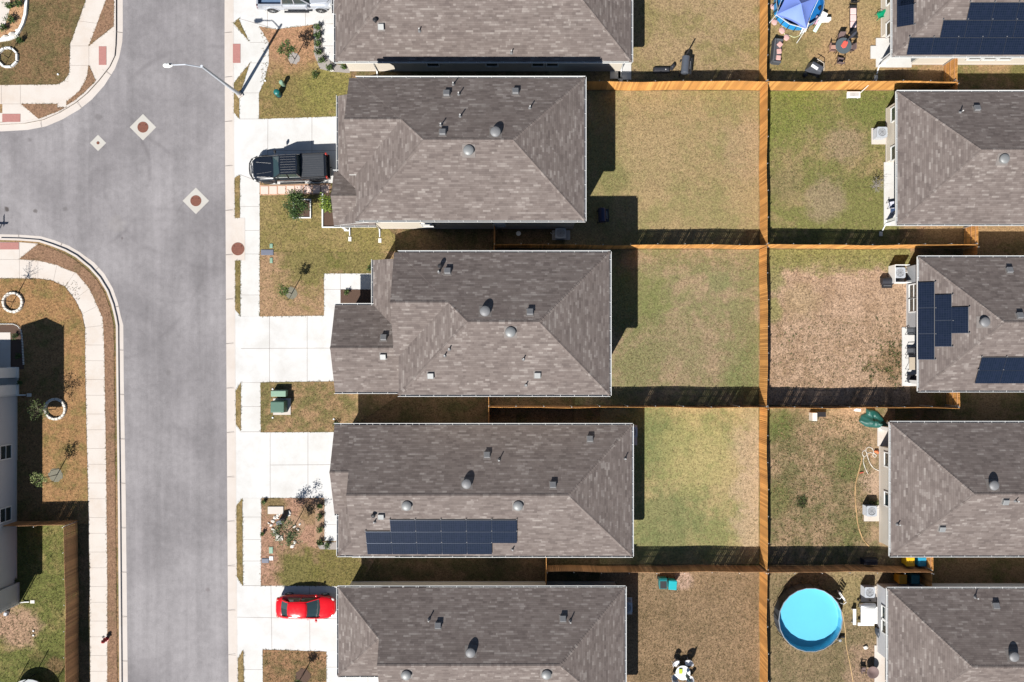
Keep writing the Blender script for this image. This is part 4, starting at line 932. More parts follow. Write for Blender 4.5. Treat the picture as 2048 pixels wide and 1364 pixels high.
    for s_ in (1, -1):
        l = MB(); l.box((2.66, s_*.72, .92), (.16, .34, .20)); l.build('headlight', LAMP, t, bevel=.03)
        l = MB(); l.box((-2.80, s_*.88, 1.0), (.10, .16, .42)); l.build('taillight', RED, t, bevel=.02)
        l = MB(); l.tube([(1.02, s_*.92, 1.24), (1.00, s_*1.08, 1.30)], .03, 6); l.box((.98, s_*1.16, 1.34), (.13, .22, .26)); l.build('mirror', DKMET if not open_bed else pm, t, bevel=.03)
        l = MB(); l.box((0, s_*1.04, .38), (1.9, .16, .05)); l.build('running_board', DKMET, t, bevel=.015)
    for x in (1.85, -1.85):
        for y in (.86, -.86): wheel(t, x, y, .41, .27, CHROME if open_bed else DKMET)
    for s_ in (1, -1):
        for x in (1.85, -1.85):
            fl = MB(); fl.tube([(x+.52*math.cos(a), s_*.985, .42+.52*math.sin(a)) for a in [k*math.pi/8 for k in range(9)]], .035, 6); fl.build('wheel_arch', pm if open_bed else BLACK, t)
    if guard:
        q = MB(); P_ = [(2.45, 1.0), (2.85, .80), (3.02, .45), (3.05, 0), (3.02, -.45), (2.85, -.80), (2.45, -1.0)]
        for z in (.62, .88, 1.06): q.tube([(x, y*(.98 if z < 1 else .9), z) for x, y in P_], .028, 6)
        for i in (1, 2, 4, 5): q.tube([(P_[i][0], P_[i][1]*.95, .55), (P_[i][0]-.02, P_[i][1]*.92, 1.08)], .03, 6)
        q.build('grille_guard', DKMET, t)
        w = MB(); w.tube([(2.9, -.3, .75), (2.9, .3, .75)], .06, 8); w.build('winch', GALV, t)
    return t
c = G(587, 341); pickup('pickup_truck', c, R(180+2.2), 'black crew-cab pickup with a ribbed bed cover and grille guard', paint('black_paint', (.009, .012, .019)), False, True)
c = G(596.5, 1); pickup('pickup_truck', c, 0, 'silver crew-cab pickup with an open bed, cut by the top edge', paint('silver_paint', (.50, .53, .58), .35, .3), True, False)
def sedan(loc, rz, label):
    t = thing('sedan_car', loc, label, 'car', rz=rz); pm = paint('red_paint', (.62, .006, .012), 0, .2)
    b = MB(); section_hull(b, [(2.27, .26, .38, .60), (2.22, .46, .32, .68), (2.10, .62, .28, .74), (1.9, .75, .26, .80), (1.62, .84, .24, .85), (1.2, .90, .22, .90), (.6, .91, .22, .94), (-.6, .92, .22, .96), (-1.3, .91, .22, .97), (-1.7, .87, .26, .97), (-2.0, .77, .30, .94), (-2.16, .64, .34, .90), (-2.25, .46, .40, .82)], p=3.4, n=28)
    b.build('body', pm, t, smooth=60)
    zt = 1.42; F = [(1.02, .70), (1.10, .4), (1.14, 0), (1.10, -.4), (1.02, -.70)]; T = [(.22, .56), (.28, .3), (.30, 0), (.28, -.3), (.22, -.56)]
    g = MB()
    for i in range(4): g.poly([(*F[i+1], .92), (*F[i], .92), (*T[i], zt-.02), (*T[i+1], zt-.02)])
    g.build('windshield', AUTOG, t, smooth=60)
    Bk = [(-1.72, .60), (-1.80, .3), (-1.82, 0), (-1.80, -.3), (-1.72, -.60)]; Tk = [(-1.14, .53), (-1.18, .28), (-1.2, 0), (-1.18, -.28), (-1.14, -.53)]
    g = MB()
    for i in range(4): g.poly([(*Bk[i], .95), (*Bk[i+1], .95), (*Tk[i+1], zt-.03), (*Tk[i], zt-.03)])
    g.build('rear_window', AUTOG, t, smooth=60)
    for s_ in (1, -1):
        g = MB(); pts = [(.92, .80*s_, .93), (-1.35, .80*s_, .96), (-1.0, .57*s_, zt-.05), (.2, .59*s_, zt-.05)]; g.poly(pts if s_ > 0 else pts[::-1]); g.build('side_window', AUTOG, t)
    r_ = MB(); n = 11
    xs = [(.30, .52, zt-.03), (.1, .58, zt+.01), (-.3, .60, zt+.035), (-.75, .59, zt+.02), (-1.1, .55, zt-.01), (-1.22, .50, zt-.04)]
    rows = [[Vector((x-.04*abs(k)**2*(1 if x > 0 else -1), w*k, z-.055*abs(k)**3)) for k in [j/5-1 for j in range(n)]] for x, w, z in xs]
    for a in rows: r_.v += a
    for k in range(len(rows)-1):
        for j in range(n-1): q = k*n+j; r_.f.append((q, q+1, q+n+1, q+n)); r_.m.append(0)
    r_.build('roof', pm, t, smooth=80, solid=-.03)
    for s_ in (1, -1):
        c = MB()
        c.tube([(1.08, .73*s_, .92), (.62, .66*s_, 1.20), (.22, .58*s_, zt-.03)], .045, 8); c.tube([(-1.74, .63*s_, .95), (-1.45, .60*s_, 1.22), (-1.1, .55*s_, zt-.04)], .07, 8)
        c.tube([(-.25, .81*s_, .95), (-.32, .60*s_, zt-.03)], .03, 6); c.tube([(.22, .58*s_, zt-.03), (-.3, .60*s_, zt), (-1.1, .55*s_, zt-.04)], .04, 6)
        c.build('pillars', pm, t, smooth=60)
    for s_ in (1, -1):
        l = MB(); l.blob((2.0, .58*s_, .66), .15, sq=(1, .9, .42), jit=.02, sub=2); l.build('headlight', LAMP, t, smooth=60)
        l = MB(); l.blob((-2.08, .60*s_, .80), .16, sq=(.8, 1.1, .6), jit=.02, sub=2); l.build('taillight', RED, t, smooth=60)
        l = MB(); l.tube([(.84, .78*s_, .93), (.84, .94*s_, .96)], .045, 6); l.blob((.86, .95*s_, .97), .12, sq=(.8, 1, .6), jit=.02, sub=2); l.build('mirror', pm, t, smooth=60)
        l = MB(); l.box((.2, .92*s_, .84), (.16, .03, .03)); l.build('door_handle', pm, t)
    l = MB(); l.prism([(2.18, -.46), (2.30, -.3), (2.33, 0), (2.30, .3), (2.18, .46), (2.1, 0)], .34, .56); l.build('grille', DKMET, t, bevel=.02)
    for x in (1.38, -1.38):
        for y in (.80, -.80): wheel(t, x, y, .33, .22, GALV)
    return t
sedan(G(616.5, 1208.5), R(-.5), 'shiny red sedan parked nose to the garage, driver side shadowed')
# ---------------------------------------------------------------- street furniture
LPAINT = plain('lamp_grey_paint', (.50, .53, .58), .4, .0, var=.08)
def lamp():
    b0 = G(480, 190); top = V(403, 132, 7.2); t = thing('street_lamp', b0, 'tall grey street lamp with a long arm leaning over the road', 'street lamp')
    o = b0; b = MB(); b.tube([o, o+(top-o)*.5, top], [.13, .11, .085], 12); b.build('pole', LPAINT, t, off=o, smooth=40)
    b = MB(); b.box(o+Vector((0, 0, .06)), (.42, .42, .14), rz=.6); b.lathe([(.16, .1), (.15, .35), (.1, .42)], 14, (o.x, o.y, 0)); b.build('base', CURB, t, off=o)
    e = V(343, 130, 7.75); q = (top+e)/2+Vector((0, 0, .12)); s_ = top-(top-o).normalized()*.35
    b = MB(); b.tube([s_, q-(q-s_)*.35+Vector((0, 0, .05)), q+Vector((0, 0, .06)), e], [.05, .045, .04, .04], 8); b.build('arm', LPAINT, t, off=o)
    d = (e-top); d.z = 0; d.normalize(); an = math.atan2(d.y, d.x)
    h = MB(); h.blob((.22, 0, 0), .36, sq=(1, .48, .26), jit=.03, sub=2); h.blob((.36, 0, .02), .22, sq=(1, .75, .45), jit=.02, sub=2); hd = h.build('lamp_head', WHITE, t, smooth=60); hd.location = e-o; hd.rotation_euler.z = an
    l = MB(); l.blob((.26, 0, -.09), .24, sq=(1, .5, .22), jit=.0, sub=2); l.build('lamp_lens', LAMP, hd, smooth=60)
    p = MB(); p.lathe([(.06, .08), (.06, .19), (.01, .2)], 10, (.05, 0, 0)); p.build('photocell', DKMET, hd)
lamp()
def sign():
    o = G(-30, 506); t = thing('street_sign', o, 'street-name post at the left edge that casts a crossed shadow', 'sign'); b = MB(); b.tube([(0, 0, 0), (0, 0, 2.9)], .035, 8); b.build('post', GALV, t)
    b = MB(); b.box((0, 0, 2.72), (.85, .012, .22)); b.build('name_blade', MATS['green_sign'], t); b = MB(); b.box((0, 0, 2.96), (.012, .85, .22)); b.build('name_blade', MATS['green_sign'], t)
plain('green_sign', (.02, .18, .06), .4)
sign()
def hydrant():
    t = thing('fire_hydrant', G(214, 1278), 'small red fire hydrant on the verge beside the left sidewalk', 'hydrant'); m_ = plain('hydrant_red', (.38, .015, .02), .4)
    b = MB(); b.lathe([(.17, 0), (.17, .05), (.12, .06), (.11, .5), (.14, .52), (.14, .56), (.12, .6), (.09, .70), (.03, .76), (.03, .80), (.01, .8)], 18); b.build('barrel', m_, t, smooth=40)
    for v in ((.2, 0), (-.2, 0), (0, .22)): c_ = MB(); c_.tube([(0, 0, .42), (v[0], v[1], .42)], .055 if v[1] == 0 else .075, 10); c_.build('nozzle', m_, t)
hydrant()
tag((lambda b: (b.lathe([(.09, .0), (.09, .03), (.02, .035)], 14), b.build('valve_cover', DKMET))[1])(MB()), 'small dark valve cover set in the left sidewalk by the hydrant', 'valve cover').location = G(207, 1274, .014)
GREENU = plain('utility_green', (.075, .15, .11), .5, var=.15); GREENL = plain('utility_pale_green', (.21, .33, .24), .5, var=.15); TEAL = plain('teal_plastic', (.01, .22, .24), .4, var=.1)
def ubox(px, py, w, d, h_, m_, label, pad=True, sl=.12):
    t = thing('utility_box', G(px, py, .03), label, 'utility box'); b = MB(); b.box((0, 0, h_/2+.05), (w, d, h_), top=(.97, .93)); b.build('cabinet', m_, t, bevel=.03)
    l = MB(); l.box((0, -.02, h_+.075), (w+.04, d*.92, .06), top=(.96, .9)); l.build('lid', m_, t, bevel=.02)
    if pad: q = MB(); q.box((.06, -.04, .02), (w+.35, d+.35, .10)); q.build('pad', CURB, t, bevel=.01)
    g_ = MB(); g_.box((w*.2, -d/2-.01, h_*.55), (.05, .04, .12)); g_.build('lock', DKMET, t)
ubox(562, 786, 1.12, .50, .55, GREENL, 'pale green low utility box north of the larger transformer', False)
ubox(563, 812, 1.00, .92, .95, GREENU, 'dark green square transformer box on a concrete pad')
def pedestal(px, py, r, h_, m_, label):
    t = thing('utility_pedestal', G(px, py, .03), label, 'utility pedestal'); b = MB(); b.lathe([(r*.9, 0), (r*.9, h_*.6), (r, h_*.62), (r, h_*.9), (r*.7, h_), (.02, h_+.02)], 16); b.build('shell', m_, t, smooth=40)
    c_ = MB(); c_.lathe([(r*1.15, 0), (r*1.15, .05), (r*.8, .06)], 16); c_.build('collar', DKMET, t)
DTEAL = plain('dark_teal', (.01, .13, .12), .4)
pedestal(558.5, 190, .23, .75, DTEAL, 'dark teal round pedestal nearer the driveway of the black pickup')
pedestal(568, 171, .17, .80, GREENL, 'pale teal round pedestal just north of the dark teal one')
def lidp(px, py, w, d, m_, label, cat='meter lid', rz=0):
    b = MB(); b.box((0, 0, 0), (w, d, .05)); b.box((0, 0, .03), (w*.86, d*.8, .012)); o = b.build('meter_lid', m_, bevel=.01); o.location = G(px, py, .06); o.rotation_euler.z = rz; tag(o, label, cat)
lidp(535, 505, .95, .42, plain('grey_lid', (.14, .15, .19), .6), 'dark grey rectangular meter lid on the lawn below the planter bed')
lidp(543, 492, .24, .34, GREENL, 'small pale green meter lid just above the grey rectangular lid'); lidp(543, 521, .22, .40, GREENL, 'small pale green meter lid just below the grey rectangular lid')
lidp(531, 1121, .55, .34, MATS['grey_lid'], 'dark grey meter lid at the sidewalk corner of the rock garden'); lidp(542.5, 1100, .30, .5, GREENL, 'pale green oval meter lid in the dirt south of the rock garden'); lidp(543, 1116, .3, .3, GALV, 'pale metal meter lid just below the green oval lid')
for (px, py, l_) in ((546, 778, 'white cleanout cap on the lawn northwest of the utility boxes'), (546, 835, 'white cleanout cap on the lawn south of the utility boxes'), (68, 1261, 'upper of two white caps on the tan patch of the left yard'), (68, 1270, 'lower of two white caps on the tan patch of the left yard'), (531, 162, 'white cap at the sidewalk edge west of the teal pedestals'), (117, 149, 'white cap on the corner lawn near the sidewalk bend'), (668, 838, 'white cap on the lawn corner beside the solar house')):
    b = MB(); b.lathe([(.075, 0), (.075, .06), (.05, .09), (.01, .095)], 12); o = b.build('cleanout_cap', WHITE, smooth=40); o.location = G(px, py, .03); tag(o, l_, 'cap')
# ---------------------------------------------------------------- plants
def leaf(mb, p, s_, rs, m=0):
    a = Vector((rs.gauss(0, 1), rs.gauss(0, 1), rs.gauss(0, .55))).normalized(); b = a.cross(Vector((rs.gauss(0, 1), rs.gauss(0, 1), rs.gauss(0, 1)))).normalized()
    mb.poly([p-a*s_*.5, p+b*s_*.24, p+a*s_*.5, p-b*s_*.24], m)
def tree(px, py, H, r, label, mats=(LEAF,), nl=900, ls=.16, trunk=.035, stakes=0, zc=None, twig=9, name='tree', cat='tree', seed=0, spread=1.0, barkm=None, clump=11, group='young trees in the front yards'):
    rs = random.Random(int(px*13+py)+seed); o = G(px, py, .03); t = thing(name, o, label, cat, group); barkm = barkm or BARK
    zc = zc or H-r*.8; b = MB(); b.tube([(0, 0, 0), (.02, .01, H*.4), (-.02, .02, H*.92)], [trunk, trunk*.8, trunk*.3], 7)
    tips = []
    for i in range(twig):
        a = i*2.4+rs.uniform(-.3, .3); z0 = zc-r*.6+rs.random()*r*.9; e = Vector((math.cos(a)*r*spread*rs.uniform(.6, 1), math.sin(a)*r*spread*rs.uniform(.6, 1), z0+r*rs.uniform(.2, .7)))
        m_ = Vector((e.x*.5, e.y*.5, z0+(e.z-z0)*.35)); b.tube([(0, 0, z0), m_, e], [trunk*.5, trunk*.33, .006], 5); tips.append(e); tips.append(m_*.5+e*.5)
        for k in range(3):
            q = m_.lerp(e, rs.random()); w = q+Vector((rs.gauss(0, .2), rs.gauss(0, .2), rs.uniform(0, .25)))*r; b.tube([q, w], [.008, .004], 4, cap=False); tips.append(w)
    b.build('trunk', barkm, t, smooth=50)
    if nl:
        f = MB(); cl = [rs.choice(tips)+Vector((rs.gauss(0, .1), rs.gauss(0, .1), rs.gauss(0, .08)))*r for _ in range(clump)]+tips
        for i in range(nl):
            c_ = rs.choice(cl); k = r*.17; leaf(f, c_+Vector((rs.gauss(0, k), rs.gauss(0, k), rs.gauss(0, k*.8))), ls*rs.uniform(.6, 1.3), rs, rs.randrange(len(mats)))
        f.build('crown', list(mats), t)
    for i in range(stakes):
        a = 1.1+i*math.pi; x, y = math.cos(a)*.55, math.sin(a)*.55; s_ = MB(); s_.tube([(x, y, 0), (x, y, 1.2)], .02, 6); s_.tube([(x, y, 1.15), (0, 0, 1.2)], .008, 4); s_.build('stake', BARK, t)
    return t
def shrub(px, py, r, h_, label, mats=(LEAF,), nl=260, ls=.13, group=None, cat='shrub', name='shrub'):
    rs = random.Random(int(px*3+py*7)); o = G(px, py, .04); t = thing(name, o, label, cat, group); b = MB(); f = MB()
    for i in range(9):
        a = i*2.4; e = Vector((math.cos(a)*r*rs.uniform(.4, .9), math.sin(a)*r*rs.uniform(.4, .9), h_*rs.uniform(.5, 1))); b.tube([(0, 0, 0), e*.5+Vector((0, 0, h_*.15)), e], [.014, .01, .004], 4, cap=False)
        for k in range(nl//9): leaf(f, e*rs.uniform(.45, 1.05)+Vector((rs.gauss(0, r*.2), rs.gauss(0, r*.2), rs.gauss(0, h_*.12))), ls*rs.uniform(.6, 1.3), rs, rs.randrange(len(mats)))
    b.build('stems', BARK, t); f.build('foliage', list(mats), t); return t
tree(590, 119, 2.5, .60, 'small dense green tree in the dirt yard below the silver pickup', (LEAFD, LEAF), 900, .12, stakes=2)
tree(604, 419, 2.4, .98, 'broad green tree in the square white-edged planter', (LEAFD, LEAF, LEAFD), 3600, .13, trunk=.05, clump=26)
shrub(661, 414, .72, 2.0, 'bright yellow-green bush against the brick bed by the porch', (LEAFY, LEAFY, LEAF), 1500, .15)
tree(584, 587, 2.5, .42, 'thin sapling with a small crown on the lawn by the walkway', (LEAF,), 420, .12, stakes=2)
tree(590, 1050, 2.9, .85, 'spiky grey-green tree in the middle of the rock garden', (LEAFD, leafmat('leaves_grey', (.09, .12, .05), (.16, .18, .08))), 1500, .13, spread=1.1)
tree(606, 1350, 2.0, .42, 'small dark sapling on the lawn at the bottom edge', (LEAFD, LEAF), 420, .12, stakes=1)
tree(27, 604, 3.2, .75, 'almost leafless sapling inside the upper left stone ring', (MATS['leaves_grey'],), 60, .10, twig=16, stakes=2, barkm=BARK)
tree(112, 818, 2.7, .75, 'feathery green sapling leaning out of the lower stone ring', (LEAF, MATS['leaves_grey']), 520, .11, twig=14)
tree(115, 949, 2.6, .55, 'pale green staked sapling below the stone-ringed one', (leafmat('leaves_pale', (.20, .24, .08), (.36, .38, .16)), LEAF), 480, .11, stakes=2, twig=12)
tree(18, 116, 1.9, .35, 'spindly sapling in the octagonal white ring, top left', (LEAF,), 70, .10, stakes=2)
tree(1744, 376, 1.4, .65, 'bare grey dead sapling beside the back wall', (), 0, twig=26, trunk=.03, barkm=BAREW, group=None, spread=1.0)
NM = ['northmost', 'second', 'third', 'fourth', 'fifth', 'sixth', 'seventh']
for i, (x, y, r) in enumerate(((637, 58, .28), (637, 74, .30), (637, 90, .30), (638, 108, .30), (645, 124, .32), (661, 138, .28), (690, 138, .2))):
    shrub(x, y, r, .6, '%s leafy shrub in the gravel row beside the top walkway' % NM[i], (LEAF, LEAFD), 260, .12, 'shrubs along the top walkway')
for i, (x, y, r) in enumerate(((641, 1011, .26), (641, 1032, .3), (641, 1058, .32), (641, 1084, .3), (656, 1089, .28))):
    shrub(x, y, r, .5, '%s shrub in the dirt row beside the solar house walkway' % NM[i], (LEAF, LEAFD), 220, .11, 'shrubs beside the solar house walkway')
for i in range(5): shrub(706+i*17, 1336, .18, .5, '%s small plant under the bottom house eave, counting from the west' % ['first', 'second', 'third', 'fourth', 'fifth'][i], (LEAFY, LEAF), 120, .10, 'small plants at the bottom walkway')
for (x, y, r, l_) in ((23, 16, .30, 'dark green bush by the slab, top left bed'), (43, 11, .34, 'green bush nearest the curved white edging, top left bed'), (27, 42, .36, 'largest dark bush in the middle of the top left bed'), (11, 58, .34, 'green bush low beside the slab corner, top left bed'), (45, 84, .22, 'weedy bush outside the curved white edging')): shrub(x, y, r, .6, l_, (LEAFD, LEAF), 300, .12)
for (x, y, r, l_) in ((694, 585, .26, 'small plant in the mulch bed beside the walkway'), (740, 538, .22, 'small dark plant beside the low porch roof'), (527, 1066, .16, 'tiny green plant on the sidewalk edge of the rock garden'), (529, 1003, .18, 'tiny dark plant at the driveway corner of the rock garden'), (631, 152, .35, 'low green ground plant at the dirt yard corner'), (672, 848, .3, 'round green bush at the corner of the solar house'), (1745, 1006, .42, 'dark green bush growing north of the air conditioner on the beige wall'), (34, 672, .25, 'yellowish shrub in the shaded left porch bed'), (40, 712, .22, 'dark shrub in the shaded left porch bed'), (44, 765, .2, 'yellow-green shrub beside the shaded porch column'), (33, 1160, .25, 'pale weed at the left house corner')): shrub(x, y, r, .4, l_, (LEAF, LEAFD), 170, .11)
# edgings and rocks
def ring(px, py, r, label, n=18, w=.2, h_=.2, m_=STONE, jit=.1):
    o = G(px, py, .02); t = thing('stone_ring', o, label, 'stone ring', 'white stone tree rings'); rs = random.Random(int(px))
    L = 2*math.pi*r/n
    for i in range(n):
        a = i/n*6.283; b = MB(); b.box((0, 0, h_/2), (w*rs.uniform(.85, 1.15), L*.96, h_*rs.uniform(.85, 1.1)), top=(.88, .93)); k = b.build('stone', m_, t, bevel=.02); k.location = (math.cos(a)*r, math.sin(a)*r, 0); k.rotation_euler.z = a+rs.uniform(-jit, jit)
ring(27.5, 605, .72, 'round white stone ring in the upper left lawn'); ring(112, 818, .76, 'round white stone ring on the lawn beside the lower sapling')
ring(17.5, 116, .72, 'octagonal white edging ring at the top left', 8, .16, .2, WHITE, 0)
def edging(pts, label, m_=STONE, n=None, w=.16, h_=.14):
    t = thing('garden_edging', G(*pts[0]), label, 'garden edging'); o = G(*pts[0]); b = MB(); P_ = [tuple(G(*p))[:2] for p in pts]; b.strip(P_, w, 0, h_); b.build('edging_border', m_, t, off=o, bevel=.01)
arc = [(56, -30), (55, 5), (53, 30), (48, 48), (41, 62), (32, 74), (20, 79), (0, 82), (-30, 84)]
edging(arc, 'curved white plastic edging round the top left bed', WHITE, w=.2, h_=.22)
shell = [(-10, 648), (10, 648), (28, 648), (37, 652), (43, 660), (45, 672), (46.5, 690), (47.5, 710), (48.5, 728)]
t = thing('scalloped_edging', G(0, 648), 'row of small white scallops round the shaded porch bed', 'garden edging'); b = MB()
for p, d in walkline(shell, 3.2): q = G(p.x, p.y)-G(0, 648); b.box((q.x, q.y, .09), (.085, .085, .16), rz=.78, top=(.5, .5))
tag(b.build('scallops', WHITE, t), kind='stuff')
t = thing('planter_frame', G(605, 419), 'square white edging round the tree planter south of the black pickup', 'planter'); b = MB(); b.strip([tuple(G(x, y)-G(605, 419))[:2] for x, y in ((588, 400), (622, 400), (622, 436), (588, 436))], .10, 0, .2, closed=True); b.build('border', WHITE, t); b = MB(); b.prism([tuple(G(x, y)-G(605, 419))[:2] for x, y in ((588, 400), (622, 400), (622, 436), (588, 436))], 0, .1); b.build('mulch_fill', MULCH, t)
t = thing('planter_frame', G(670, 420), 'long white edging beside the porch around the bright bush', 'planter'); pp = ((646, 386), (646, 455), (700, 455), (700, 386)); b = MB(); b.strip([tuple(G(x, y)-G(670, 420))[:2] for x, y in pp], .12, 0, .2); b.build('border', WHITE, t); b = MB(); b.prism([tuple(G(x, y)-G(670, 420))[:2] for x, y in pp], 0, .08); b.build('mulch_fill', MULCH, t)
rk = [(552, 1035, .28), (556, 1030, .22), (546, 1042, .22), (543, 1050, .18), (580, 1024, .22), (579, 1030, .18), (550, 1064, .22), (546, 1058, .2), (590, 1052, .2), (596, 1058, .18), (585, 1092, .24), (590, 1084, .2), (555, 1070, .24), (600, 1048, .14), (538, 1046, .12), (560, 1028, .14)]
for i, (x, y, r) in enumerate(rk):
    b = MB(); b.blob((0, 0, .06), r*.58, jit=.35, sub=2, sq=(1.2, .8, .5), seed=i+3); o = b.build('rock', STONE, smooth=25); o.location = G(x, y, .03); o.rotation_euler.z = i*1.3
    tag(o, 'pale limestone rock in the rock garden round the spiky tree', 'rock', 'rocks in the rock garden')
for (x, y, w, d, rz, l_, m_) in ((552, 1020, 1.25, .6, 0, 'flat tan paving slab at the north of the rock garden', WALK), (559, 1076, .62, .36, .1, 'flat pale grey stone block at the south of the rock garden', STONE), (565, 1041, .45, .3, .3, 'upright dark block with a long shadow in the rock garden', MATS['grey_lid'])):
    b = MB(); h_ = .9 if 'upright' in l_ else .1; b.box((0, 0, h_/2), (w, d, h_), top=(.95, .95)); o = b.build('garden_block', m_, bevel=.02); o.location = G(x, y, .03); o.rotation_euler.z = rz; tag(o, l_, 'garden block')
for (x, y, r, l_) in ((664, 142, .12, 'small white rock at the gravel bed corner near the top house'), (29, 72, .28, 'white boulder pile inside the curved edging, top left'), (13, 77, .26, 'low white boulder at the left end of the curved edging'), (38, 62, .16, 'single pale rock beside the curved edging')): b = MB(); b.blob((0, 0, .08), r, jit=.3, sub=2, sq=(1.3, .8, .5), seed=int(x)); o = b.build('rock', STONE, smooth=25); o.location = G(x, y, .04); tag(o, l_, 'rock')
# ---------------------------------------------------------------- back-yard things
def box_part(t, name, parts, mat, bevel=.0, **k):
    b = MB()
    for c, d, *r in parts: b.box(c, d, rz=r[0] if r else 0)
    return b.build(name, mat, t, bevel=bevel, **k)
PBLUE = plain('pool_wall_grey', (.075, .085, .10), .6, var=.15); LINER = plain('pool_liner', (.20, .56, .76), .4, var=.05, scale=1)
def water_mat():
    t = NT('pool_water'); nt_ = t.t; out = nt_.nodes['Material Output']; tr = nt_.nodes.new('ShaderNodeBsdfTransparent'); tr.inputs[0].default_value = (.80, .95, .98, 1)
    gl = nt_.nodes.new('ShaderNodeBsdfGlossy'); gl.inputs['Roughness'].default_value = .03; mx = nt_.nodes.new('ShaderNodeMixShader'); fr = nt_.nodes.new('ShaderNodeFresnel'); fr.inputs[0].default_value = 1.33
    nt_.nodes.remove(t.b); t.l(fr.outputs[0], mx.inputs[0]); t.l(tr.outputs[0], mx.inputs[1]); t.l(gl.outputs[0], mx.inputs[2]); t.l(mx.outputs[0], out.inputs[0])
    bp = nt_.nodes.new('ShaderNodeBump'); bp.inputs['Strength'].default_value = .15; bp.inputs['Distance'].default_value = .03; n_ = t.noise(t.co(), 3, 3); t.l(n_, bp.inputs['Height']); t.l(bp.outputs[0], gl.inputs['Normal']); t.l(bp.outputs[0], fr.inputs['Normal'])
    return t.m
WATER = water_mat()
def pool(px, py, r, H, label, wallm, liner, lev):
    t = thing('swimming_pool', G(px, py, .03), label, 'pool'); n = 22
    b = MB(); b.lathe([(r, 0), (r, H), (r-.03, H), (r-.03, 0)], n)
    b.f = b.f[:-2]; b.m = b.m[:-2]; b.build('pool_wall', wallm, t)
    l = MB(); l.lathe([(r-.035, H), (r-.05, lev-.4), (r-.12, lev-.45), (.01, lev-.45)], n); l.f.pop(-2); l.m.pop(-2); l.build('liner', liner, t)
    rr = MB(); P_ = [(math.cos(i/n*6.283)*r, math.sin(i/n*6.283)*r, H+.02) for i in range(n+1)]; rr.tube(P_, .035, 6); rr.build('top_rail', plain('rail_grey', (.30, .33, .36), .4, .2), t)
    for i in range(n):
        a = i/n*6.283; q = MB(); q.tube([(math.cos(a)*(r+.14), math.sin(a)*(r+.14), 0), (math.cos(a)*(r+.03), math.sin(a)*(r+.03), H)], .025, 6); q.build('frame_leg', DKMET, t)
    w = MB(); w.lathe([(r-.05, lev), (.01, lev+.0005)], n*2); w.f = w.f[:n*2]; w.m = w.m[:n*2]; w.build('water', WATER, t)
    return t
t = pool(1609, 1229, 2.40, 1.22, 'round swimming pool full of pale blue water in the bottom right yard', PBLUE, LINER, 1.02)
l = MB()
for s_ in (-1, 1): l.tube([(1.5+s_*.0, 2.15, 0), (1.62, 1.98, 1.35), (1.50, 1.80, 1.35)], .02, 6)
def ladder(px, py, rz, label, H=1.35):
    t = thing('pool_ladder', G(px, py, .03), label, 'ladder', rz=rz); m_ = WHITE
    for s_ in (-1, 1): b = MB(); b.tube([(.35, s_*.25, 0), (.12, s_*.25, H), (-.12, s_*.25, H), (-.35, s_*.25, .1)], .022, 6); b.build('side_rail', m_, t)
    for i in range(4): b = MB(); z = .25+i*.28; b.box((.35-.23*z/H, 0, z), (.12, .5, .03)); b.build('step', m_, t)
ladder(1671, 1190, R(38), 'white pool ladder leaning on the northeast side of the round swimming pool')
def pump(px, py, label, m_=None):
    t = thing('pool_pump', G(px, py, .03), label, 'pump'); b = MB(); b.lathe([(.13, 0), (.13, .38), (.10, .42), (.02, .43)], 16); b.build('filter_tank', m_ or GALV, t, smooth=40); b = MB(); b.tube([(.0, .2, .15), (.42, .2, .15)], .09, 10); b.build('motor', DKMET, t, smooth=40); b = MB(); b.tube([(0, .0, .35), (-.3, -.2, .3), (-.7, -.4, .25)], .03, 6); b.build('hose', BLACK, t)
pump(1676, 1277, 'small pool pump at the southeast side of the round swimming pool')
t = pool(1593, 14, 1.82, .78, 'round bright blue pool under the blue canopy', plain('bright_blue_wall', (.01, .27, .62), .4, var=.08), plain('dark_blue_liner', (.02, .16, .42), .4), .6)
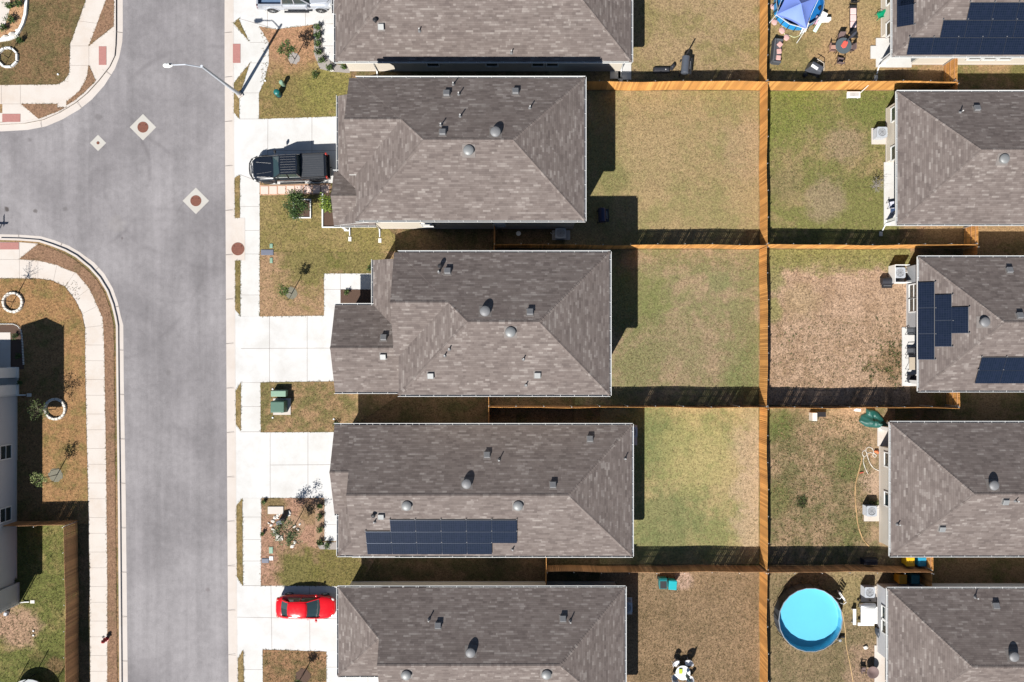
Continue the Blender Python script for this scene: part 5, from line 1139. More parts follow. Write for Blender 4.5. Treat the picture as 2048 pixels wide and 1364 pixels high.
# canopy
def canopy():
    c = G(1590, 18); t = thing('canopy_tent', c, 'blue pop-up canopy with a peaked top at the upper right', 'canopy')
    m1 = plain('canopy_blue', (.16, .24, .62), .65, var=.06)
    t1 = NT('canopy_cloth'); t1.t.nodes.remove(t1.t.nodes['Principled BSDF']) if False else None
    H, PK = 2.1, 3.15
    cs = [V(1553, 29, H), V(1613, 57, H), V(1640, -8, H), V(1579, -36, H)]; pk = V(1602.5, 6.5, PK)
    b = MB(); n = 6
    for i in range(4):
        A, B = cs[i], cs[(i+1) % 4]
        g_ = []
        for j in range(n+1):
            row = []
            for k in range(n+1):
                e = A.lerp(B, k/n); e = e-Vector((0, 0, 0)); mid = (A+B)/2; inn = (pk-mid); inn.z = 0; e = e+inn.normalized()*.16*math.sin(math.pi*k/n); p = e.lerp(pk, j/n); p.z -= .10*math.sin(math.pi*j/n)*(.4+.6*math.sin(math.pi*k/n)); row.append(p-c)
            g_.append(row)
        i0 = len(b.v)
        for row in g_: b.v += row
        for j in range(n):
            for k in range(n): q = i0+j*(n+1)+k; b.f.append((q, q+1, q+n+2, q+n+1)); b.m.append(0)
        for k in range(n):   # valance
            p, q = g_[0][k], g_[0][k+1]; b.poly([p, q, q-Vector((0, 0, .22)), p-Vector((0, 0, .22))])
    b.build('canopy_top', m1, t, smooth=50)
    for i, p in enumerate(cs):
        q = p-c; f = Vector((q.x*1.10, q.y*1.10, 0)); l = MB(); l.tube([f, q-Vector((0, 0, .02))], .026, 6); l.build('leg', WHITE, t)
        w = cs[(i+1) % 4]-c; l = MB(); l.tube([q-Vector((0, 0, .06)), q.lerp(w, .5)-Vector((0, 0, .45)), w-Vector((0, 0, .06))], .016, 5); l.build('truss', WHITE, t)
canopy()
def hose(pts, r, mat, label, z=.05, cat='hose', name='garden_hose'):
    P_ = []
    n = len(pts)
    for i in range(n-1):
        p0, p1, p2, p3 = [Vector(pts[max(0, min(n-1, k))]) for k in (i-1, i, i+1, i+2)]
        for j in range(5):
            u = j/5; P_.append(.5*((2*p1)+(-p0+p2)*u+(2*p0-5*p1+4*p2-p3)*u*u+(-p0+3*p1-3*p2+p3)*u**3))
    P_.append(Vector(pts[-1])); o0 = G(*pts[0]); b = MB(); b.tube([G(p.x, p.y, z+.01*math.sin(i)) -o0 for i, p in enumerate(P_)], r, 6)
    o = b.build(name, mat, smooth=60); o.location = o0; return tag(o, label, cat)
WHOSE = plain('white_hose_rubber', (.62, .58, .52), .5); TANH = plain('tan_cord', (.50, .34, .17), .8)
hose([(1759, 942), (1747, 936), (1740, 927), (1735, 915), (1733, 905), (1727, 901), (1724, 907), (1728, 913), (1733, 908), (1731, 899), (1737, 894), (1744, 897), (1747, 905), (1745, 910), (1749, 914), (1752, 911), (1748, 907), (1741, 905), (1735, 906)], .028, WHOSE, 'coiled white garden hose ending at the beige wall')
hose([(1728, 912), (1726, 922), (1729, 934), (1735, 947)], .026, WHOSE, 'straight white hose end trailing south from the coil')
hose([(1724, 915), (1718, 940), (1712, 962), (1710, 985), (1712, 1020), (1717, 1055), (1727, 1080), (1738, 1092)], .05, plain('dry_track', (.42, .27, .13), .95), 'long curved tan cord on the grass beside the beige house', .03, 'cord', 'ground_cord')
hose([(1684, 1223), (1690, 1260), (1692, 1290), (1700, 1330), (1707, 1370)], .03, TANH, 'thin tan cord running south-east of the round swimming pool', .04, 'cord', 'ground_cord')
YH = plain('pale_yellow_hose', (.52, .52, .30), .5)
hose([(1565, 52), (1566, 62), (1570, 70), (1580, 72), (1588, 75), (1597, 72), (1606, 67), (1612, 56)], .03, YH, 'pale yellow hose looping south of the blue canopy')
# air conditioners
ACG = plain('ac_grey', (.42, .43, .45), .5, var=.08)
def ac(px, py, label, pad=None, wh=True):
    t = thing('air_conditioner', G(px, py, .03), label, 'air conditioner', 'air conditioners beside the houses')
    if pad: b = MB(); x0, y0, x1, y1 = pad; b.box((((x0+x1)/2-px)/S, -((y0+y1)/2-py)/S, .03), ((x1-x0)/S, (y1-y0)/S, .08)); b.build('pad', WALK, t)
    b = MB(); b.box((0, 0, .46), (.72, .72, .76)); 
    for i in range(10): b.box((0, 0, .14+i*.07), (.75, .75, .018))
    b.build('casing', ACG, t)
    b = MB(); P_ = [(-.40, -.40), (.40, -.40), (.40, .40), (-.40, .40)]; n = 28
    ring_ = [(math.cos(i/n*6.283)*.30, math.sin(i/n*6.283)*.30) for i in range(n)]
    for i in range(n):
        j = (i+1) % n; a0, a1 = ring_[i], ring_[j]
        sqp = lambda p: (p[0]/max(abs(p[0]), abs(p[1]))*.40, p[1]/max(abs(p[0]), abs(p[1]))*.40)
        q0, q1 = sqp(a0), sqp(a1); b.poly([(*a0, .87), (*q0, .87), (*q1, .87), (*a1, .87)]); b.poly([(*q0, .87), (*q0, .80), (*q1, .80), (*q1, .87)]); b.poly([(*a1, .87), (*a1, .80), (*a0, .80), (*a0, .87)])
    b.build('top_cover', plain('ac_top', (.40, .42, .45), .45), t)
    b = MB(); b.lathe([(.30, .70), (.01, .70)], 24); b.f = b.f[:24]; b.m = b.m[:24]; b.build('fan_well', DKMET, t)
    b = MB(); 
    for i in range(5): a = i*1.257; b.poly([(math.cos(a)*.07, math.sin(a)*.07, .76), (math.cos(a-.1)*.27, math.sin(a-.1)*.27, .75), (math.cos(a+.62)*.27, math.sin(a+.62)*.27, .79), (math.cos(a+.8)*.07, math.sin(a+.8)*.07, .78)])
    b.lathe([(.09, .74), (.09, .81), (.01, .82)], 12); b.build('fan', GALV, t)
    b = MB()
    for r_ in (.1, .17, .24, .30): b.tube([(math.cos(i/16*6.283)*r_, math.sin(i/16*6.283)*r_, .88) for i in range(17)], .005, 4, cap=False)
    for i in range(8): a = i*math.pi/4; b.tube([(0, 0, .885), (math.cos(a)*.3, math.sin(a)*.3, .875)], .005, 4, cap=False)
    b.build('grille', DKMET, t)
    b = MB(); b.tube([(.38 if wh else -.38, .1, .25), (.6 if wh else -.6, .05, .12), (.75 if wh else -.75, .1, .5)], .025, 6); b.build('pipe', WHITE, t)
    return t
ac(1753.5, 271, 'air conditioner on a pale pad beside the house with the bare sapling', (1742, 257, 1772, 289))
ac(1789, 548, 'air conditioner inside a white bin enclosure beside the grey wall', (1777, 533, 1806, 566))
ac(1733, 1018, 'air conditioner on a pale pad below the beige wall with the dark bush', (1727, 1010, 1757, 1042))
ac(1729, 1178, 'air conditioner on a pad just north of the white picnic table', (1721, 1171, 1752, 1203))
ac(1261, 862, 'shaded air conditioner at the east end of the solar house', (1250, 850, 1274, 890), False)
ac(1251, 1208, 'shaded air conditioner at the east end of the house with the red sedan', (1243, 1194, 1264, 1228), False)
ac(1120, 470, 'shaded air conditioner in the side yard south of the two-storey house', (1104, 461, 1140, 480), False)
t = thing('enclosure', G(1777, 550), 'low white fence screen around the air conditioner on the grey wall', 'screen')
for nm, c_, d_ in (('screen_panel', (0, 0, .55), (.04, 1.35, 1.1)), ('screen_panel', (.55, .66, .55), (1.1, .04, 1.1)), ('screen_panel', (.6, -.66, .55), (1.25, .04, 1.1))): b = MB(); b.box(c_, d_); b.build(nm, WHITE, t, bevel=.01)
# wheelie bins
def bin_(px, py, rz, m_, lidm, label, open_=False, group=None, z=.03):
    t = thing('wheelie_bin', G(px, py, z), label, 'bin', group, rz); b = MB(); b.box((0, 0, .50), (.50, .58, .90), top=(1.18, 1.16)); b.build('bin_body', m_, t, bevel=.03)
    l = MB()
    if open_: l.box((0, .42, .62), (.60, .06, .62)); i_ = MB(); i_.box((0, -.02, .955), (.50, .56, .01)); i_.build('bin_inside', BLACK, t)
    else: l.box((0, 0, .985), (.64, .72, .06), top=(.88, .88))
    l.build('lid', lidm, t, bevel=.02)
    h_ = MB(); h_.tube([(-.26, .36, .95), (.26, .36, .95)], .02, 6); h_.build('handle', m_, t)
    for s_ in (-1, 1): w = MB(); w.lathe([(.12, -.03), (.12, .03), (.02, .035)], 14, (s_*.27, .30, .12), axis='z') if False else w.tube([(s_*.25, .30, .12), (s_*.31, .30, .12)], .12, 14); w.build('wheel', BLACK, t)
YB = plain('bin_yellow', (.75, .42, .015), .45); BB = plain('bin_blue', (.02, .26, .42), .45); TB = plain('bin_teal', (.01, .36, .40), .4); OB = plain('bin_orange', (.60, .27, .01), .5)
bin_(1322, 1162, 0, TEAL, TEAL, 'dark teal bin with its lid hanging open on the brown lawn', True); bin_(1340.5, 1163, R(-4), TB, TB, 'bright turquoise closed bin on the brown lawn')
bin_(1808, 1117, 0, YB, YB, 'bright yellow bin behind the gate fence beside a blue one'); bin_(1831, 1117, 0, BB, BB, 'blue bin beside the bright yellow one at the gate fence')
bin_(1793, 1152, 0, OB, OB, 'orange-yellow bin in the shade north of the pool house'); bin_(1818, 1152, 0, plain('bin_dark_teal', (.02, .14, .16), .5), MATS['bin_dark_teal'], 'dark teal bin in the shade beside the orange-yellow one')
bin_(982, 1098, 0, YB, YB, 'yellow bin half under the south eave of the solar house'); bin_(1002, 1097, 0, TB, TB, 'turquoise bin half under the south eave of the solar house')
# grills, smoker, covered things
def grill(px, py, rz, label, m_, L=1.2, H=1.0, chim=False, w=.30):
    t = thing('barbecue_grill', G(px, py, .03), label, 'grill', rz=rz); b = MB(); b.lathe([(.02, -L/2-.02), (w*.8, -L/2), (w, -L/2+.06), (w, L/2-.06), (w*.8, L/2), (.02, L/2+.02)], 18, (0, 0, H*.75), axis='x'); b.build('barrel_lid', m_, t, smooth=40)
    for x in (-L*.4, L*.4):
        for y in (-.2, .2): q = MB(); q.tube([(x, y*1.3, 0), (x, y*.6, H*.6)], .02, 6); q.build('leg', DKMET, t)
    q = MB(); q.box((0, -.42, H*.62), (L*.9, .22, .03)); q.build('side_shelf', DKMET, t); q = MB(); q.tube([(-.3, -w-.06, H*.78), (.3, -w-.06, H*.78)], .018, 6); q.build('handle', GALV, t)
    if chim: q = MB(); q.tube([(L*.55, 0, H*.7), (L*.55, 0, H*1.0), (L*.55, 0, H*1.75)], .055, 10); q.build('chimney', DKMET, t)
    for x in (-L*.4, L*.4): q = MB(); q.tube([(x, .24, .09), (x, .30, .09)], .09, 12); q.build('wheel', BLACK, t)
GP_ = plain('grill_grey', (.075, .085, .105), .4, var=.2); COVER = plain('black_cover', (.022, .023, .03), .55, var=.3)
grill(1366, 138, R(85), 'long dark grey barrel smoker with a chimney against the orange fence', GP_, 1.35, 1.1, True)
t = thing('covered_lounger', G(1325, 141, .03), 'black low fabric-covered lounger west of the barrel smoker', 'covered lounger'); b = MB(); b.box((-.1, 0, .16), (1.35, .45, .30), top=(.85, .6)); b.box((.75, .22, .25), (.55, .34, .35), rz=.9, top=(.5, .6)); b.build('cover', COVER, t, bevel=.06); b = MB(); b.blob((.18, -.05, .36), .045); b.build('buckle', WHITE, t)
grill(1202, 434, R(92), 'dark blue-black grill in the shade behind the two-storey house', plain('grill_navy', (.015, .02, .06), .3), 1.1, 1.0)
grill(1770, 590-27, 0, 'dark smoker lying beside the white screen at the grey wall', COVER, .9, .45)
b = MB(); b.box((0, 0, .24), (1.25, .55, .46), top=(.85, .8)); b.box((0, .1, .48), (1.0, .2, .05)); o = b.build('storage_chest', COVER, bevel=.05); o.location = G(1736, 1121, .03); tag(o, 'dark storage chest in the fence shade north of the pool', 'chest')
# covered fire pit / folded umbrella pile
t = thing('covered_patio_heap', G(1626, 142, .03), 'dark covered cart with a white-streaked top beside the shaded fence', 'covered cart', rz=R(-28)); b = MB(); b.box((0, 0, .45), (1.25, .75, .85), top=(.75, .65)); b.build('cover', plain('cover_grey', (.07, .075, .09), .4, var=.5), t, bevel=.08); b = MB(); b.box((-.18, -.14, .90), (.55, .22, .02), rz=-.1); b.build('pale_panel', WHITE, t); b = MB(); b.tube([(-.3, .5, .9), (.3, .42, .95), (.62, .1, .6)], .03, 6); b.tube([(-.25, .62, 0), (.0, .5, 1.0)], .02, 5); b.build('rail', plain('pale_wood', (.50, .42, .33), .7), t)
b = MB(); b.lathe([(.14, 0), (.17, .3), (.15, .31), (.02, .3)], 14); o = b.build('bucket', BLACK, smooth=40); o.location = G(1608, 152, .03); tag(o, 'small black bucket west of the dark covered cart', 'bucket')
# sofa with cushions
t = thing('patio_sofa', G(1551, 107, .03), 'dark grey outdoor sofa with three pink cushions beside the fence', 'sofa', rz=R(-6)); CU = plain('pink_cushion', (.55, .33, .30), .8); SG = plain('sofa_grey', (.075, .08, .09), .7)
b = MB(); b.box((.0, 0, .21), (.62, 1.7, .40)); b.box((-.32, 0, .42), (.20, 1.75, .76), top=(.8, .96)); b.build('frame', SG, t, bevel=.06)
for s_ in (1, -1): b = MB(); b.box((.02, s_*.85, .32), (.62, .14, .56)); b.build('armrest', SG, t, bevel=.04)
for y, r_ in ((.52, .9), (-.0, .2), (-.5, 0)): b = MB(); b.box((.12, y, .46), (.38, .40, .14), rz=r_, top=(.9, .9)); b.build('cushion', CU, t, bevel=.05)
b = MB(); b.blob((.12, .52, .57), .09); b.blob((.12, .0, .57), .08); b.build('ball', BLACK, t) if False else None
# chairs and tables
def chair(px, py, rz, label, m_, seatm=None, group=None, s=1.0, z=.03):
    t = thing('patio_chair', G(px, py, z), label, 'chair', group, rz); sm = seatm or m_
    b = MB(); b.box((0, 0, .42*s), (.50*s, .48*s, .05)); b.build('seat', sm, t, bevel=.02); b = MB(); b.box((-.27*s, 0, .68*s), (.05, .48*s, .50*s), R3=Matrix.Rotation(-.2, 3, 'Y')); b.build('backrest', sm, t, bevel=.02)
    for x in (-.22, .24):
        for y in (-.24, .24): q = MB(); q.tube([(x*s, y*s, 0), (x*s*.9, y*s, (.62 if x > 0 else .45)*s)], .018, 6); q.build('leg', m_, t)
    for y in (-.27, .27): q = MB(); q.tube([(-.28*s, y*s, .64*s), (.26*s, y*s, .62*s)], .026, 6); q.build('armrest', m_, t)
    return t
DB = plain('dark_brown_metal', (.045, .03, .028), .5); PK = plain('faded_pink_sling', (.42, .24, .19), .8); BRS = plain('brown_sling', (.16, .11, .105), .8)
chair(1660.5, 101, R(0), 'patio chair with a faded pink seat west of the round glass table', DB, PK); chair(1694, 101, R(180), 'dark patio chair tucked at the east side of the round glass table', DB, BRS)
chair(1677, 82, R(-90), 'dark patio chair north of the round glass table', DB, BRS); chair(1675.5, 126, R(80), 'dark brown patio chair standing alone south of the glass table', DB, BRS)
t = thing('patio_table', G(1679, 99, .03), 'round smoked-glass patio table with a red cloth on it', 'table'); b = MB(); b.lathe([(.02, .70), (.60, .70), (.61, .715), (.60, .73), (.02, .73)], 32); b.build('tabletop', plain('smoked_glass', (.09, .11, .12), .15), t, smooth=40)
for a in (.8, 2.37, 3.94, 5.5): b = MB(); b.tube([(math.cos(a)*.5, math.sin(a)*.5, 0), (math.cos(a)*.42, math.sin(a)*.42, .7)], .02, 6); b.build('leg', DB, t)
b = MB(); b.prism([(-.26, -.1), (-.1, -.30), (.12, -.22), (.28, .12), (.2, .30), (-.05, .24)], 0, .05); o = b.build('red_cloth', plain('coral_red', (.72, .10, .07), .7), bevel=.02); o.location = G(1680, 97, .77); tag(o, 'coral red folded cloth lying on the round glass table', 'cloth')
b = MB(); b.tube([(0, 0, .0), (.04, .1, 1.7)], .035, 8); b.lathe([(.02, .75), (.12, .95), (.10, 1.6), (.02, 1.95)], 10); o = b.build('folded_parasol', plain('parasol_dark', (.05, .055, .075), .7), smooth=40); o.location = G(1683, 92, .76); tag(o, 'folded dark parasol standing in the round glass table', 'parasol')
# lounger
t = thing('sun_lounger', G(1702, 44, .03), 'long lounger with pink quilted cushion in the yard with the blue canopy', 'lounger'); b = MB(); b.box((0, 0, .36), (.56, 2.2, .05)); b.box((0, -1.25, .50), (.54, .5, .05), R3=Matrix.Rotation(-.5, 3, 'X')); b.build('frame', DKMET, t)
for i in range(3): b = MB(); b.box((-.03, .62-i*.50, .44), (.46, .48, .12)); b.build('cushion', plain('pale_pink_cushion', (.66, .48, .46), .8), t, bevel=.05)
for x in (-.26, .26):
    for y in (-1.0, 1.0): b = MB(); b.tube([(x, y, 0), (x, y, .36)], .02, 6); b.build('leg', DKMET, t)
chair(1703, 5, R(90), 'dark metal chair at the north end of the pink lounger', DKMET); 
chair(1756, 35, R(200), 'green plastic chair against the top right house wall', plain('green_plastic', (.0, .25, .12), .45), s=.85)
# toys and pool bits
TO = [(1640, 18, .45, .35, BLACK, 'black upturned toy box by the blue canopy'), (1633, 38, .28, .28, plain('orange_plastic', (.70, .16, .05), .5), 'small orange-red toy beside the white slide')]
for x, y, w, d, m_, l_ in TO: b = MB(); b.box((0, 0, .18), (w, d, .36), rz=.5, top=(.8, .8)); o = b.build('toy_box', m_, bevel=.03); o.location = G(x, y, .03); tag(o, l_, 'toy')
t = thing('toy_slide', G(1634, 52, .03), 'white and mint toy slide in the yard with the blue canopy', 'toy slide', rz=R(63)); b = MB(); b.box((-.1, .0, .30), (1.0, .26, .04), R3=Matrix.Rotation(-.42, 3, 'Y')); b.build('chute', plain('mint_plastic', (.45, .72, .62), .4), t, bevel=.01); b = MB(); b.box((.62, 0, .40), (.62, .52, .60), top=(.7, .9)); b.box((.55, -.4, .35), (.25, .5, .5), rz=.5); b.build('tower', WHITE, t, bevel=.04); b = MB(); b.box((.2, .3, .30), (.55, .22, .32), rz=.2); b.build('side_panel', plain('pink_plastic', (.75, .42, .52), .5), t, bevel=.03)
for x, y, l_ in ((1572, 76, 'pink round float south of the blue pool, nearest the sofa'), (1546, 14, 'pink float against the fence west of the blue pool'), (1548, 45, 'coral pink mat between the fence and the blue pool'), (1563, 62, 'pink towel crumpled at the south edge of the blue pool')): b = MB(); b.blob((0, 0, .05), .25, sq=(1, 1, .25), jit=.12, sub=2, seed=int(x)); o = b.build('pool_float', CU, smooth=60); o.location = G(x, y, .04); tag(o, l_, 'float')
ladder(1600, 60, R(-60), 'white pool ladder at the south edge of the blue pool under the canopy', .95)
# storm grate, bench, tarp and others
t = thing('slatted_bench', G(1704, 192, .03), 'white slatted plastic bench on the grass against the lit fence', 'bench'); b = MB(); b.box((0, 0, .30), (1.05, .52, .10), top=(.93, .85)); b.build('seat', WHITE, t, bevel=.03); b = MB()
for i in range(8): b.box((-.32+i*.09, 0, .356), (.05, .30, .012))
b.build('slats', plain('bench_slot', (.20, .20, .19), .7), t)
for x in (-.4, .4): b = MB(); b.box((x, 0, .13), (.08, .4, .26)); b.build('leg', WHITE, t)
b = MB(); b.tube([(0, 0, 0), (.55, .62, 1.5)], .025, 6); o = b.build('white_pole', WHITE); o.location = G(1716, 190, .03); tag(o, 'white pole leaning on the lit fence beside the slatted bench', 'pole')
t = thing('workbench', G(1626, 831, .03), 'pale box joined to a dark grill top just below the fence', 'workbench'); b = MB(); b.box((-.15, -.05, .38), (.36, .62, .75)); b.build('cabinet', STONE, t, bevel=.02); b = MB(); b.box((.42, .12, .42), (.78, .38, .10)); b.build('grill_top', DKMET, t, bevel=.02)
for x in (.12, .75): b = MB(); b.tube([(x, .12, 0), (x, .12, .4)], .02, 6); b.build('leg', DKMET, t)
def tarp():
    rs = random.Random(4); o = G(1738, 838, .03); t = thing('garden_tarp', o, 'crumpled dark green tarp spilling toward the corner of the beige house', 'tarp'); pts = [(1716, 842), (1722, 830), (1731, 826), (1731, 817), (1742, 817), (1754, 823), (1764, 835), (1776, 853), (1776, 860), (1757, 856), (1745, 855), (1730, 853)]
    b = MB(); c_ = Vector((1746, 840)); n = 7; L = len(pts)
    P_ = [];
    for i in range(L*3):
        a, q = Vector(pts[i//3]), Vector(pts[(i//3+1) % L]); P_.append(a.lerp(q, (i % 3)/3))
    for j in range(n+1):
        for p in P_:
            w = c_.lerp(p, j/n); g_ = G(w.x, w.y); z = .04+.55*(1-j/n)**.6*(.6+.8*noise.noise(Vector((g_.x*1.6, g_.y*1.6, 3))))+.22*abs(noise.noise(Vector((g_.x*4, g_.y*4, 1))))*(1 if j < n else .2); b.v.append(Vector((g_.x, g_.y, z))-Vector((o.x, o.y, 0)))
    m_ = len(P_)
    for j in range(n):
        for i in range(m_): k = (i+1) % m_; b.f.append((j*m_+i, (j+1)*m_+i, (j+1)*m_+k, j*m_+k)); b.m.append(0)
    b.build('tarp_sheet', plain('tarp_green', (.012, .085, .07), .45, var=.15), t, smooth=70)
tarp()
b = MB(); b.prism([(-.18, -.1), (.25, -.12), (.28, .08), (-.1, .12), (-.3, .0)], 0, .03); o = b.build('paper_scrap', WHITE); o.location = G(1714, 820, .04); tag(o, 'small white scrap on the dirt northwest of the green tarp', 'scrap')
b = MB(); b.blob((0, 0, .12), .2, sq=(1, .7, .7), jit=.5, seed=5); o = b.build('orange_toy', MATS['orange_plastic']); o.location = G(1752, 903, .04); tag(o, 'orange-red lump lying beside the white hose at the wall', 'toy')
b = MB(); b.box((0, 0, .04), (.3, .09, .08), rz=.2); o = b.build('red_brick', plain('brick_red', (.42, .09, .05), .8)); o.location = G(1722, 945, .04); tag(o, 'small red bar on the grass near the tan cord', 'bar')
# picnic table with bench, cooler, chairs of the pool yard
t = thing('picnic_table', G(1728, 1224, .03), 'white square picnic table against the pale wall south of the air conditioner', 'table'); b = MB(); b.box((.05, 0, .72), (1.25, 1.28, .06)); b.build('tabletop', WHITE, t, bevel=.01); b = MB(); b.box((-.05, -.78, .42), (1.25, .24, .05)); b.build('bench_seat', WHITE, t, bevel=.01)
for x in (-.45, .55):
    for y in (-.5, .5): b = MB(); b.tube([(x, y, 0), (x, y, .72)], .03, 6); b.build('leg', GALV, t)
b = MB(); b.box((0, 0, .42), (.24, 1.22, .05)); [b.box((0, y, .21), (.2, .05, .40)) for y in (-.5, .5)]; o = b.build('white_bench', WHITE, bevel=.01); o.location = G(1704, 1230, .03); tag(o, 'narrow white bench standing west of the white picnic table', 'bench')
grill(1727, 1206, 0, 'silver-topped grill between the air conditioner and the white picnic table', GALV, 1.15, .9, False, .22)
b = MB(); b.blob((0, 0, .3), .28, sq=(.8, 1.3, 1), jit=.4, sub=2, seed=9); o = b.build('black_bag', plain('bag_grey', (.05, .06, .075), .5, var=.4), smooth=60); o.location = G(1752, 1262, .03); tag(o, 'dark grey bag slumped against the wall by the picnic table', 'bag')
t = thing('round_chair', G(1738, 1338, .1), 'dark brown moon chair beside the patio at the bottom right', 'chair', rz=R(20)); b = MB(); b.lathe([(.02, .30), (.22, .33), (.40, .46), (.46, .58), (.42, .58), (.2, .38), (.02, .35)], 24); b.build('dish_seat', BRS, t, smooth=60)
for a in (.8, 2.4, 3.9, 5.5): b = MB(); b.tube([(math.cos(a)*.38, math.sin(a)*.38, 0), (math.cos(a+1.2)*.2, math.sin(a+1.2)*.2, .36)], .02, 6); b.build('leg', DB, t)
chair(1722, 1335, R(0), 'dark brown folding chair west of the moon chair', DB, BRS, s=.8)
b = MB(); b.blob((0, 0, .08), .15, sq=(1.2, .9, .6), jit=.2, sub=2, seed=2); o = b.build('rock', STONE, smooth=30); o.location = G(1730, 1294, .04); tag(o, 'small cream rock beside the patio slab at the bottom right', 'rock')
chair(1778, 412, R(100), 'pale patio chair loaded with clothes on the slab by the sapling', DKMET, plain('pale_cloth', (.55, .56, .66), .8)); 
b = MB(); b.box((0, 0, .35), (.5, .7, .6), top=(.8, .8)); o = b.build('blue_cooler', plain('navy_plastic', (.02, .06, .16), .5), bevel=.05); o.location = G(1785, 420, .1); tag(o, 'navy blue box under the eave beside the loaded chair', 'box')
for i, (y, l_) in enumerate(((663, 'dark stool at the north end of the patio under the stepped panels'), (703, 'dark padded chair in the middle of the patio under the stepped panels'), (757, 'dark folding chair at the south end of the patio under the stepped panels'))): chair(1815, y, R(180), l_, DKMET, SG if i < 2 else COVER)
t = thing('patio_table', G(1817, 727, .1), 'rectangular tan patio table under the stepped solar panels', 'table'); b = MB(); b.box((0, 0, .7), (.7, .95, .04)); b.build('tabletop', plain('tan_top', (.42, .36, .28), .6), t)
for x in (-.3, .3):
    for y in (-.42, .42): b = MB(); b.tube([(x, y, 0), (x, y, .7)], .02, 6); b.build('leg', DKMET, t)
# white table with four chairs
t = thing('garden_table', G(1362, 1338, .03), 'round white plastic table with a lime box on the brown lawn', 'table'); b = MB(); b.lathe([(.02, .68), (.55, .68), (.56, .70), (.54, .72), (.02, .72)], 36); b.build('tabletop', WHITE, t, smooth=40)
for a in (.8, 2.37, 3.94, 5.5): b = MB(); b.tube([(math.cos(a)*.42, math.sin(a)*.42, 0), (math.cos(a)*.38, math.sin(a)*.38, .68)], .03, 6); b.build('leg', WHITE, t)
b = MB(); b.box((0, 0, .05), (.25, .36, .10)); o = b.build('lime_box', plain('lime_plastic', (.42, .50, .03), .5), bevel=.01); o.location = G(1357, 1334, .755); tag(o, 'lime green box lying on the round white plastic table', 'box')
b = MB(); b.tube([(0, 0, 0), (.1, .15, .9)], .03, 6); b.lathe([(.02, .2), (.14, .35), (.10, 1.2), (.02, 1.5)], 8); o = b.build('folded_umbrella', plain('grey_green_cloth', (.10, .17, .17), .7), smooth=40); o.location = G(1368, 1340, .755); tag(o, 'folded grey-green umbrella standing on the round white plastic table', 'umbrella')
def roundchair(px, py, rz, label):
    t = thing('plastic_chair', G(px, py, .03), label, 'chair', 'white plastic chairs round the white table', rz)
    b = MB(); b.lathe([(.02, .40), (.24, .40), (.25, .43), (.02, .43)], 20); b.build('seat', plain('white_plastic', (.66, .66, .68), .4), t, smooth=40); b = MB(); n = 10
    for i in range(n): a0, a1 = math.pi*.5+i*math.pi/n, math.pi*.5+(i+1)*math.pi/n; h0, h1 = [.62+.24*math.sin((a-math.pi*.5)) for a in (a0, a1)]; b.poly([(math.cos(a0)*.28, math.sin(a0)*.28, .43), (math.cos(a1)*.28, math.sin(a1)*.28, .43), (math.cos(a1)*.33, math.sin(a1)*.33, h1), (math.cos(a0)*.33, math.sin(a0)*.33, h0)])
    b.build('backrest', MATS['white_plastic'], t, solid=.025)
    for a in (.8, 2.37, 3.94, 5.5): b = MB(); b.tube([(math.cos(a)*.26, math.sin(a)*.26, 0), (math.cos(a)*.2, math.sin(a)*.2, .4)], .02, 6); b.build('leg', MATS['white_plastic'], t)
for (x, y, a, l_) in ((1350, 1322, -45, 'northwest'), (1374, 1321, -135, 'northeast'), (1348, 1350, 45, 'southwest'), (1375, 1352, 135, 'southeast')): roundchair(x, y, R(a), 'white plastic chair at the %s side of the round white table' % l_)
# trampoline
t = thing('trampoline', G(70, 1392, .03), 'round netted trampoline cut by the bottom left edge', 'trampoline'); r = 1.62
b = MB(); b.lathe([(r-.22, .78), (r, .80), (r, .76), (r-.22, .74)], 32); b.f = b.f[:-2]; b.m = b.m[:-2]; b.build('safety_pad', plain('pad_grey', (.42, .45, .47), .5, var=.3), t); b = MB(); b.lathe([(r-.2, .77), (.02, .74)], 32); b.f = b.f[:32]; b.m = b.m[:32]; b.build('jump_mat', plain('jump_mat_black', (.03, .035, .05), .7), t)
for i in range(6):
    a = i*1.047+.5; b = MB(); b.tube([(math.cos(a)*(r+.08), math.sin(a)*(r+.08), 0), (math.cos(a)*(r+.08), math.sin(a)*(r+.08), 2.35)], .035, 8); b.build('pole', DKMET, t)
NET = NT('safety_net'); nn_ = NET.t; tr = nn_.nodes.new('ShaderNodeBsdfTransparent'); mx = nn_.nodes.new('ShaderNodeMixShader'); mx.inputs[0].default_value = .35; NET.b.inputs['Base Color'].default_value = (.02, .02, .025, 1); NET.l(tr.outputs[0], mx.inputs[1]); NET.l(NET.b.outputs[0], mx.inputs[2]); NET.l(mx.outputs[0], nn_.nodes['Material Output'].inputs[0])
b = MB(); b.lathe([(r+.02, .82), (r+.02, 2.3)], 24); b.f = b.f[:-2]; b.m = b.m[:-2]; b.build('net', NET.m, t)
b = MB(); b.box((0, 0, .14), (.3, .36, .26), rz=-.3, top=(.8, .7)); o = b.build('plastic_crate', plain('crate_grey', (.45, .47, .50), .4), bevel=.03); o.location = G(15, 1226, .03); tag(o, 'small grey-white crate on the bare patch by the left porch', 'crate')
# house-side details
for (x, y, w, d, l_) in ((868, 832, .9, .6, 'pale green utility lid'), (1000, 472, .3, .3, 'x')):
    pass
def lid2(px, py, w, d, label, m_): b = MB(); b.box((0, 0, 0), (w, d, .03)); o = b.build('drain_lid', m_, bevel=.005); o.location = G(px, py, .045); tag(o, label, 'drain lid')
b = MB(); b.lathe([(.18, 0), (.18, .05), (.12, .06), (.05, .05)], 20); o = b.build('drain_ring', GALV, smooth=40); o.location = G(1037, 467, .03); tag(o, 'round pale drain ring in the shaded yard beside the two-storey house', 'drain')
